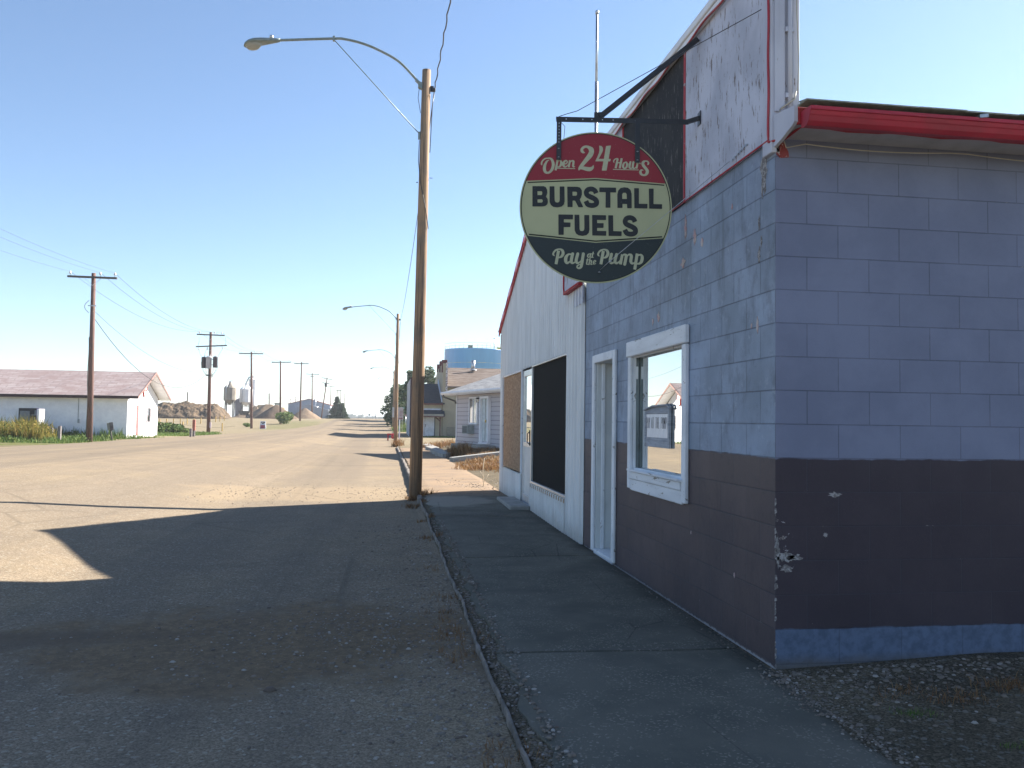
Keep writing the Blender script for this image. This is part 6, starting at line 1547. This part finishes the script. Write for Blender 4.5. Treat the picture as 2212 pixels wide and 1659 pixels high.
m = MB(); m.box(SX+.05, 78.25, z_at(898, 79), 5.2, 78.6, z_at(893.5, 79)); m.build('awning_front', simple('mossy_shingle', C(.30,.29,.25), C(.24,.23,.2), 3), aw)
m = MB(); m.box(SX+.05, 78.2, z_at(900, 79), 5.22, 78.26, z_at(898, 79)); m.box(4.85, 78.3, gS-.1, 4.95, 78.4, z_at(899, 79)); m.bar((4.9, 78.35, z_at(909, 79)), (4.45, 78.35, z_at(899.5, 79)), .09); m.build('awning_post', simple('maroon_post', C(.10,.035,.035)), aw)
m = MB(); m.box(3.1, 79.44, gS, 4.42, 79.495, z_at(900, 79.5)); dd = m.build('door', simple('white_double_door', C(.66,.68,.72)), sp_)
m = MB(); m.box(3.52, 79.425, gS+.02, 3.535, 79.438, z_at(901, 79.5)); m.box(3.56, 79.40, gS+.95, 3.60, 79.438, gS+1.2); m.build('door_handle', simple('rust', C(.10,.06,.05)), dd)
m = MB(); m.box(4.43, 79.45, gS, 4.5, 79.498, z_at(900, 79.5)); m.build('door_edge', simple('dark_door_edge', C(.03,.035,.05)), dd)
# the hall
hl = thing('hall_building', 'tall tan stucco hall with brown shingle roof and maroon pilaster caps', 'building', (5.2, 79.5, gS))
tan = simple('tan_stucco', C(.33,.30,.225), C(.30,.27,.205), .8, .9, bump=.3)
HY0, HY1 = 79.3, 97.0; hz0 = 4.75; hr = z_at(792.5, 88)
m = MB(); m.prism([(5.18, HY0, gS-.3), (5.18, HY0, hz0), (5.18, 88.2, hr-.1), (5.18, HY1, hz0), (5.18, HY1, gS-.3)], (26, 0, 0)); m.build('wall', tan, hl)
brs = NT('brown_shingles', .9, 0, .1); _t = brs; _v = _t.co()
_x, _y, _z = _t.sep(_v)[:3]
_t.color(_t.mix(_t.step(_t.noise(_t.mapv(_v, (.55, .3, 5.5)), 1.6, 5, .75), .42, .6), C(.17,.14,.125), C(.105,.078,.062)))
m = MB(); m.prism([(5.6, HY0-.5, hz0-.12), (5.6, 88.2, hr), (5.6, HY1+.5, hz0-.12), (5.6, HY1+.5, hz0-.26), (5.6, 88.2, hr-.12), (5.6, HY0-.5, hz0-.26)], (26, 0, 0)); rf = m.build('roof', brs.m, hl)
# parapet end wall with flashing
m = MB(); m.prism([(5.12, HY0-.35, hz0-1.0), (5.12, HY0-.35, z_at(784, 79.2)), (5.12, 87.6, z_at(799, 87.6)), (5.12, 87.6, hz0-1.0)], (.38, 0, 0)); m.build('parapet', tan, hl)
m = MB(); m.box(5.40, HY0-.42, z_at(850, 79), 5.58, HY0-.352, z_at(783, 79.5)); m.build('parapet_flashing', simple('chipped_white_flashing', C(.55,.55,.58), C(.12,.06,.06), 14, .6, thr=(.5,.55)), hl)
for (yy, h1, w_) in ((79.0, 776, .42), (82.6, 779, .38), (86.8, 786, .40)):
    m = MB(); d_ = yy; m.box(5.02, yy-.02, z_at(803, d_), 5.02+w_+.1, yy+.6, z_at(h1, d_), .03); m.build('pilaster_cap', simple('maroon_cap', C(.09,.02,.025)), hl)
m = MB(); m.box(5.6, HY0-.06, gS-.3, 31, HY0-.003, z_at(921, 79.3)); m.build('foundation', simple('grey_foundation', C(.24,.22,.17)), hl)
m = MB(); q = P(1022, 786, 86.6); m.tube([q + Vector((0, 0, -.75)), q + Vector((0, 0, .35))], .20, 12); m.lathe(q + Vector((0, 0, -.68)), [(.42, 0), (.38, .06), (.2, .12)], 12); m.build('vent_stack', M['steel'], rf)
m = MB(); q = P(1016.5, 824, 82.6); m.box(q.x-.28, q.y-.3, q.z-.15, q.x+.28, q.y+.3, q.z+.12, .03); m.build('roof_vent', white, rf)
m = MB(); m.prism([(5.04, 79.0, z_at(868, 79)), (5.04, 79.0, z_at(862, 79)), (5.04, 85.6, rz1+.45), (5.04, 85.6, rz1+.05)], (.07, 0, 0)); m.build('roof_flashing', simple('pale_flashing', C(.55,.62,.72)), sp_)

# ---------------------------------------------------------------- blue water tank
wd = 165.0; c = P(1024, 800, wd); wr = (P(1089, 800, wd)-P(960.5, 800, wd)).length/2; wt = P(1024, 751.5, wd-wr*.98).z
wk = thing('water_tank', 'blue cylindrical water tank with a white railing round its top', 'water tank', (c.x, c.y, 1.0))
bt = NT('pale_blue_tank_paint', .28, 0, .5); _t = bt; _z = _t.sep(_t.co())[2]
_seam = _t.math('SUBTRACT', 1.0, _t.step(_t.math('ABSOLUTE', _t.math('SUBTRACT', _z, wt-2.75)), .03, .07))
_t.color(_t.mix(_t.math('MULTIPLY', _seam, _t.math('MULTIPLY_ADD', _t.step(_t.noise(_t.co(), .8, 3), .4, .6), .5, .3)), _t.mix(_t.step(_t.noise(_t.mapv(_t.co(), (1,1,.12)), .8, 4), .4, .7), C(.13,.43,.95), C(.115,.38,.88)), C(.6,.62,.66)))
m = MB(); m.lathe((c.x, c.y, 0), [(wr, .5), (wr, wt-.1), (wr*1.004, wt-.09), (wr*1.004, wt), (wr*.2, wt+.25)], 96); m.build('tank', bt.m, wk)
m = MB(); 
for k in range(40):
    a = 2*math.pi*k/40; x, y = c.x+wr*.985*math.cos(a), c.y+wr*.985*math.sin(a); m.tube([(x, y, wt-.05), (x, y, wt+1.1)], .035, 5)
for z in (wt+.55, wt+1.08): m.tube([(c.x+wr*.985*math.cos(a), c.y+wr*.985*math.sin(a), z) for a in np.linspace(0, 2*math.pi, 65)], .03, 5, caps=False)
m.build('railing', simple('pale_railing', C(.62,.60,.45)), wk)
m = MB(); q = P(1016.5, 748, wd-3); m.box(q.x-.4, q.y, wt, q.x+.4, q.y+.8, wt+.75); m.build('hatch', simple('olive_hatch', C(.25,.24,.13)), wk)
m = MB(); q = P(1067, 750, wd-4); m.tube([(q.x, q.y, wt), (q.x, q.y, wt+1.9)], .06, 6); m.box(q.x-.12, q.y-.1, wt+1.9, q.x+.12, q.y+.1, wt+2.1); m.build('vent_mast', M['steel'], wk)
m = MB(); q = P(1074, 750, wd-2.5); m.box(q.x-.1, q.y, wt, q.x+.9, q.y+.1, wt+.45); m.build('ladder_head', simple('yellow_ladder', C(.6,.5,.05)), wk)

# ---------------------------------------------------------------- trees
def tr_at(px_, d): q = P(px_, 900, d); return (q.x, q.y, zg(q.x, q.y))
tree('leafy_tree', 'broad dark tree left of the shop front, its branches hanging low', tr_at(862, 128), 6.3, 5.6, 1, M['leaf_dark'], 26, 190, .30, .3, low=.12)
tree('leafy_tree', 'dark tree right behind the broad one, touching the shop front', tr_at(880, 136), 6.6, 5.0, 2, M['leaf_dark'], 22, 190, .32, .3, low=.12)
tree('poplar_tree', 'slim poplar showing left of the near lamp pole', tr_at(882, 112), 8.3, 2.5, 3, M['leaf_poplar'], 14, 150, .26, .25, low=.3, narrow=.8)
tree('poplar_tree', 'poplar crown showing right of the near lamp pole above the dark roof', tr_at(926, 112), 8.6, 3.6, 4, M['leaf_poplar'], 18, 170, .27, .25, low=.3)
tree('poplar_tree', 'lower poplar crown tucked beside the hall wall', tr_at(941, 115), 7.4, 3.0, 5, M['leaf_poplar'], 16, 170, .27, .25, low=.3)
spruce('tall spruce beside the leaning utility pole', tr_at(727, 190), 5.1, 4.2, 7); spruce('shorter spruce overlapping the right side of the tall one', tr_at(738, 186), 3.5, 3.0, 8)
def bush(name, label, base, w, h, seed, mat, n=900, size=.12):
    rnd = random.Random(seed); m = MB(); b = Vector(base)
    for k in range(7): leaves(m, (b.x+rnd.uniform(-.3, .3)*w, b.y+rnd.uniform(-.3, .3)*w, b.z+h*rnd.uniform(.25, .65)), (w*.32, w*.32, h*.33), n//7, size, rnd)
    return tag(m.build(name, mat), label, 'bush', 'bushes and shrubs on the left side')
bush('green_bush', 'round green bush at the foot of a utility pole', tr_at(613, 127), 2.4, 2.1, 12, M['weed_green'], 1600, .20)
bush('green_bush', 'small low shrub left of a utility pole on the yard', tr_at(537, 112), 1.3, .6, 13, M['weed_green'], 500, .14)
for k, (px_, d_, w_, h_) in enumerate(((350, 79, 2.2, 1.2), (372, 80, 2.0, 1.0), (395, 80, 1.8, .7))):
    bush('green_bush', ('leafy bush against the right corner of the white building', 'second leafy bush from the white building corner', 'low leafy bush farthest from the white building corner')[k], tr_at(px_, d_), w_, h_, 20+k, M['weed_green'], 900, .2)
bush('dark_weed', 'tall dark weed plant against the white wall', tr_at(122, 61), 1.0, 1.7, 31, M['leaf_dark'], 420, .14)
bush('green_bush', 'rounded weed between the stub post and the tall pole', tr_at(152, 59), .9, .55, 32, M['weed_green'], 500, .10)
# weeds and grass: uncountable
rn = random.Random(9); m = MB()
for k in range(1500):
    px_ = rn.uniform(-60, 112); d_ = rn.uniform(52, 59); q = P(px_, 940, d_); e = 1 - max(0, (px_-80)/45)*.6
    hv = .55 + .75*max(0, NZ.noise(Vector((q.x*.9, q.y*.9, 0)))+.45)
    blades(m, q.x, q.y, 5, .16, 1.25*e*hv*rn.uniform(.5, 1.2), rn, rn.choice((.012, .020, .035)), .6)
    if rn.random() < .3: leaves(m, (q.x, q.y, zg(q.x, q.y)+.75*e*hv), (.2, .2, .4), 10, .11, rn)
tag(m.build('tall_weeds', M['weed_yellow']), 'tall yellow and green weeds at the left edge before the white building', 'weeds', kind='stuff')
m = MB()
for k in range(2600):
    px_ = rn.uniform(-40, 345); d_ = rn.uniform(46.5, 62); q = P(px_, 950, d_)
    if q.x > interp(q.y, *RL) - .3 or q.y > 63 and q.x < WX: continue
    if NZ.noise(Vector((q.x*.35, q.y*.35, 5))) < -.12 and q.y < 60: continue
    blades(m, q.x, q.y, 5, .2, rn.choice((.08, .14, .3)), rn, .02, .9)
    if rn.random() < .06: leaves(m, (q.x, q.y, zg(q.x, q.y)+.15), (.3, .3, .2), 14, .10, rn)
for k in range(900):
    px_ = rn.uniform(335, 470); d_ = rn.uniform(66, 84); q = P(px_, 935, d_)
    if q.x > interp(q.y, *RL) - .2: continue
    blades(m, q.x, q.y, 5, .25, rn.choice((.12, .2)), rn, .025, .7)
for k in range(500):
    x = rn.uniform(-33, -18.6); blades(m, x, 63.1-abs(rn.gauss(0, .3)), 5, .15, rn.choice((.3, .5, .8)), rn, .02, .5)
tag(m.build('grass', M['weed_green']), 'green grass and weeds along the verge before the white building', 'grass', kind='stuff')
m = MB()
for k in range(1500):
    x = rn.uniform(.9, 6); y = rn.uniform(103, 150); blades(m, x, y, 4, .3, .2, rn, .04, .7)
for k in range(500): blades(m, rn.uniform(2.6, 12), 78.0+rn.gauss(0, .35), 4, .2, .16, rn, .025, .7)
tag(m.build('grass', M['weed_green']), 'grass on the far right verge and along the hall foot', 'grass', kind='stuff')
m = MB()
for k in range(900):
    t_ = rn.random(); y = 23 + 17*t_; x = 2.55 + (40-y)*.02 + abs(rn.gauss(0, 1.3)); 
    if y < 33 and x > 5.5: continue
    blades(m, x, y, 5, .15, rn.choice((.05, .08, .14)), rn, .010, 1.2)
for k in range(240): q = P(rn.uniform(995, 1085), 1000, rn.uniform(24, 28)); blades(m, q.x, q.y, 7, .15, .16, rn, .010, 1.1)
for k in range(40): blades(m, .63+rn.gauss(0, .12), 51.9+rn.gauss(0, .35), 8, .1, .45, rn, .014, .9)
for k in range(90): q = P(rn.uniform(920, 985), 950, rn.uniform(44, 50)); blades(m, q.x, q.y, 6, .15, .35, rn, .014, .9)
for k in range(60): blades(m, 2.9+rn.gauss(0, .2), 34+rn.gauss(0, .5), 8, .1, .5, rn, .010, 1.0)
tag(m.build('dry_grass', M['dry_grass']), 'dry orange grass in the yard and at the lamp pole feet', 'dry grass', kind='stuff')
m = MB()
for (x, y, n_, h_) in ((.50, 7.0, 90, .05), (.50, 6.3, 90, .05), (.48, 5.7, 120, .055), (.52, 8.4, 60, .05), (.50, 3.62, 160, .05), (.46, 5.25, 110, .05), (.56, 10.5, 60, .06), (.58, 12.4, 60, .06), (.5, 14.5, 120, .09), (.70, 15.75, 120, .14), (.45, 15.9, 90, .10)):
    for k in range(n_//6): blades(m, x+rn.gauss(0, .09), y+rn.gauss(0, .12), 6, .03, h_, rn, .0022 if y < 9 else .006, 1.6)
for (x, y, n_, h_) in ((3.0, 4.0, 150, .05), (3.35, 4.12, 180, .06), (3.5, 3.75, 120, .05), (2.75, 4.15, 90, .05)):
    for k in range(n_//6): blades(m, x+rn.gauss(0, .10), y+rn.gauss(0, .04), 6, .03, h_, rn, .002, 2.0)
tag(m.build('dry_grass', M['dry_grass']), 'matted dead grass tufts at the kerb and below the side wall', 'dry grass', kind='stuff')
m = MB(); 
for (x, y, n_) in ((2.62, 3.90, 120), (2.86, 3.42, 120)):
    for k in range(n_//6): blades(m, x+rn.gauss(0, .05), y+rn.gauss(0, .03), 6, .02, .035, rn, .002, 1.0)
tag(m.build('moss', M['weed_green']), 'two small green tufts in the gravel near the corner', 'grass', kind='stuff')
# bare stalks by the metal building corner
sk = thing('dead_stalk', 'dead pale weed stalk at the far corner of the metal building', 'plant', (2.05, 17.6, zg(2.05, 17.6)))
m = MB(); m.tube([(0, 0, 0), (-.03, .02, .3), (.0, .0, .62)], .008, 5); m.tube([(0, 0, .12), (.10, .02, .28)], .006, 4); m.tube([(0, 0, .2), (-.08, .02, .34)], .006, 4); m.build('stalk', simple('pale_stalk', C(.5,.42,.32)), sk, world=False)

# ---------------------------------------------------------------- street signs by the second lamp
p = P(862.5, 949, 66.5); z0 = zg(p.x, p.y)
gd = thing('guide_sign', 'grey double guide sign on a white post beside the second lamp', 'sign', (p.x, p.y, z0))
zt, zb2 = P(862, 880, 66.5).z, P(862, 906.5, 66.5).z
m = MB(); m.box(p.x-.05, p.y-.04, z0-.2, p.x+.05, p.y+.04, zt-.1); m.build('post', white, gd)
m = MB(); m.box(P(847, 900, 67).x, p.y+.05, zb2+.18, P(859.5, 900, 67).x, p.y+.09, zt, .01); m.build('plain_board', simple('plain_grey_board', C(.50,.50,.50)), gd)
m = MB(); xa_, xb_ = P(860, 900, 66.5).x, P(870.8, 900, 66.5).x; m.box(xa_, p.y-.09, zb2, xb_, p.y-.05, zt, .01); m.build('board', simple('pinkish_grey_board', C(.40,.36,.37)), gd)
m = MB(); zz = zb2+.06; yq = p.y-.093; m.prism([(xa_+.03, yq, zz+.02), (xb_-.12, yq, zz+.02), (xb_-.12, yq, zz-.03), (xb_-.03, yq, zz+.045), (xb_-.12, yq, zz+.12), (xb_-.12, yq, zz+.07), (xa_+.03, yq, zz+.07)], (0, .002, 0)); m.build('arrow', simple('maroon_arrow', C(.20,.02,.04)), gd)
m = MB()
for k in range(6):
    for j in range(4): m.box(xa_+.13+j*.06, yq, zb2+.30+k*.07, xa_+.17+j*.06, yq+.002, zb2+.335+k*.07)
m.build('lettering', simple('faded_maroon_letters', C(.25,.12,.14)), gd)
p = P(869.5, 908, 100); st_ = thing('street_name_sign', 'small green street name sign on a thin pole', 'sign', (p.x, p.y, zg(p.x, p.y)))
m = MB(); q = P(869.5, 883, 100); m.tube([(q.x, q.y, zg(p.x, p.y)-.2), (q.x, q.y, q.z+.2)], .035, 6); m.build('post', M['steel'], st_)
m = MB(); m.box(q.x-.20, q.y-.05, q.z-.02, q.x+.22, q.y-.03, q.z+.20); m.box(q.x-.22, q.y-.05, q.z-.32, q.x-.05, q.y-.03, q.z-.05); m.build('name_plate', simple('green_plate', C(.18,.42,.36)), st_)
def roadsign(nm, lab, px_, py_, d_, r_, col, pybase, n_=8):
    q = P(px_, py_, d_); z = zg(q.x, q.y); t = thing(nm, lab, 'sign', (q.x, q.y, z))
    m = MB(); m.tube([(q.x, q.y, z-.2), (q.x, q.y, q.z)], .05, 6); m.build('post', M['steel'], t)
    m = MB(); m.prism([(q.x + r_*math.cos(2*math.pi*(k+.5)/n_), q.y-.08, q.z + r_*math.sin(2*math.pi*(k+.5)/n_)) for k in range(n_)], (0, .03, 0)); m.build('sign_face', simple('sign_face_'+nm, col), t)
roadsign('stop_sign', 'far octagonal red stop sign at the end of the street', 836, 901.5, 170, .33, C(.16,.05,.05), 909)
roadsign('yield_sign', 'far white and red sign before the dark trees', 876.5, 897, 118, .22, C(.6,.35,.35), 912, 3)
roadsign('billboard', 'far grey rectangular board on the horizon', 798, 896, 420, .75, C(.20,.24,.22), 905, 4)
p = P(811.5, 900, 420); m = MB(); m.tube([(p.x, p.y, 1), (p.x, p.y, P(811.5, 893.5, 420).z)], .2, 6); tag(m.build('bare_post', M['arm_wood']), 'far thin post on the horizon right of the grey board', 'post')

# red metal bench frame
p = P(844, 949, 66.0); z0 = zg(p.x, p.y)
rbch = thing('red_hydrant_guard', 'bright red pipe guard with a valve body behind the second lamp pole', 'pipe guard', (p.x, p.y, z0))
red = simple('gloss_red_paint', C(.50,.02,.03), None, 5, .25, 0, .5); a = P(836.8, 949, 66); b = P(853, 949, 66)
m = MB(); m.tube([(a.x, a.y, z0+.50), (b.x, b.y, z0+.50)], .065, 12); m.build('top_pipe', red, rbch)
m = MB(); m.tube([(a.x+.04, a.y, z0-.1), (a.x+.04, a.y, z0+.50)], .055, 10); m.build('leg', red, rbch)
m = MB(); m.tube([(b.x-.04, b.y, z0-.1), (b.x-.04, b.y, z0+.60)], .06, 10); m.build('leg', red, rbch)
m = MB(); m.lathe((b.x-.16, b.y-.05, z0+.14), [(.05, 0), (.13, .06), (.14, .26), (.10, .36), (.05, .42)], 14); m.build('valve_body', red, rbch)

# far-off wood and town on the horizon
m = MB(); r8 = random.Random(8)
for (px_, w_, h_) in ((748, 5, 5.5), (754, 8, 6.5), (762, 8, 5), (783, 10, 5.5), (776, 6, 3.5), (800, 9, 3), (806, 6, 3.5), (822, 6, 3), (830, 5, 3)):
    q = P(px_, 903, 900)
    for k in range(6): leaves(m, (q.x+r8.uniform(-1, 1)*w_*.35, q.y, 1.4+h_*r8.uniform(.1, .4)), (w_*.35, 3, h_*.45), 22, 2.0, r8)
tag(m.build('distant_trees', leafy('haze_pale_foliage', [(0, C(.10,.13,.10)), (1, C(.17,.20,.16))])), 'low row of far trees on the horizon at the end of the street', 'distant trees', kind='stuff')  # paleness of far haze put into the foliage colour

# ---------------------------------------------------------------- air: a thin even haze over the whole place
hz = MB(); hz.box(-6100, -60, -3, 6100, 6100, 30)
hm = bpy.data.materials.new('haze'); hm.use_nodes = True
hm.node_tree.nodes.remove(hm.node_tree.nodes['Principled BSDF'])
vol = hm.node_tree.nodes.new('ShaderNodeVolumePrincipled'); vol.inputs['Color'].default_value = (.86, .92, 1.0, 1); vol.inputs['Density'].default_value = 0.0004; vol.inputs['Anisotropy'].default_value = 0.3
hm.node_tree.links.new(vol.outputs[0], hm.node_tree.nodes['Material Output'].inputs['Volume'])
tag(hz.build('haze', hm), kind='stuff')
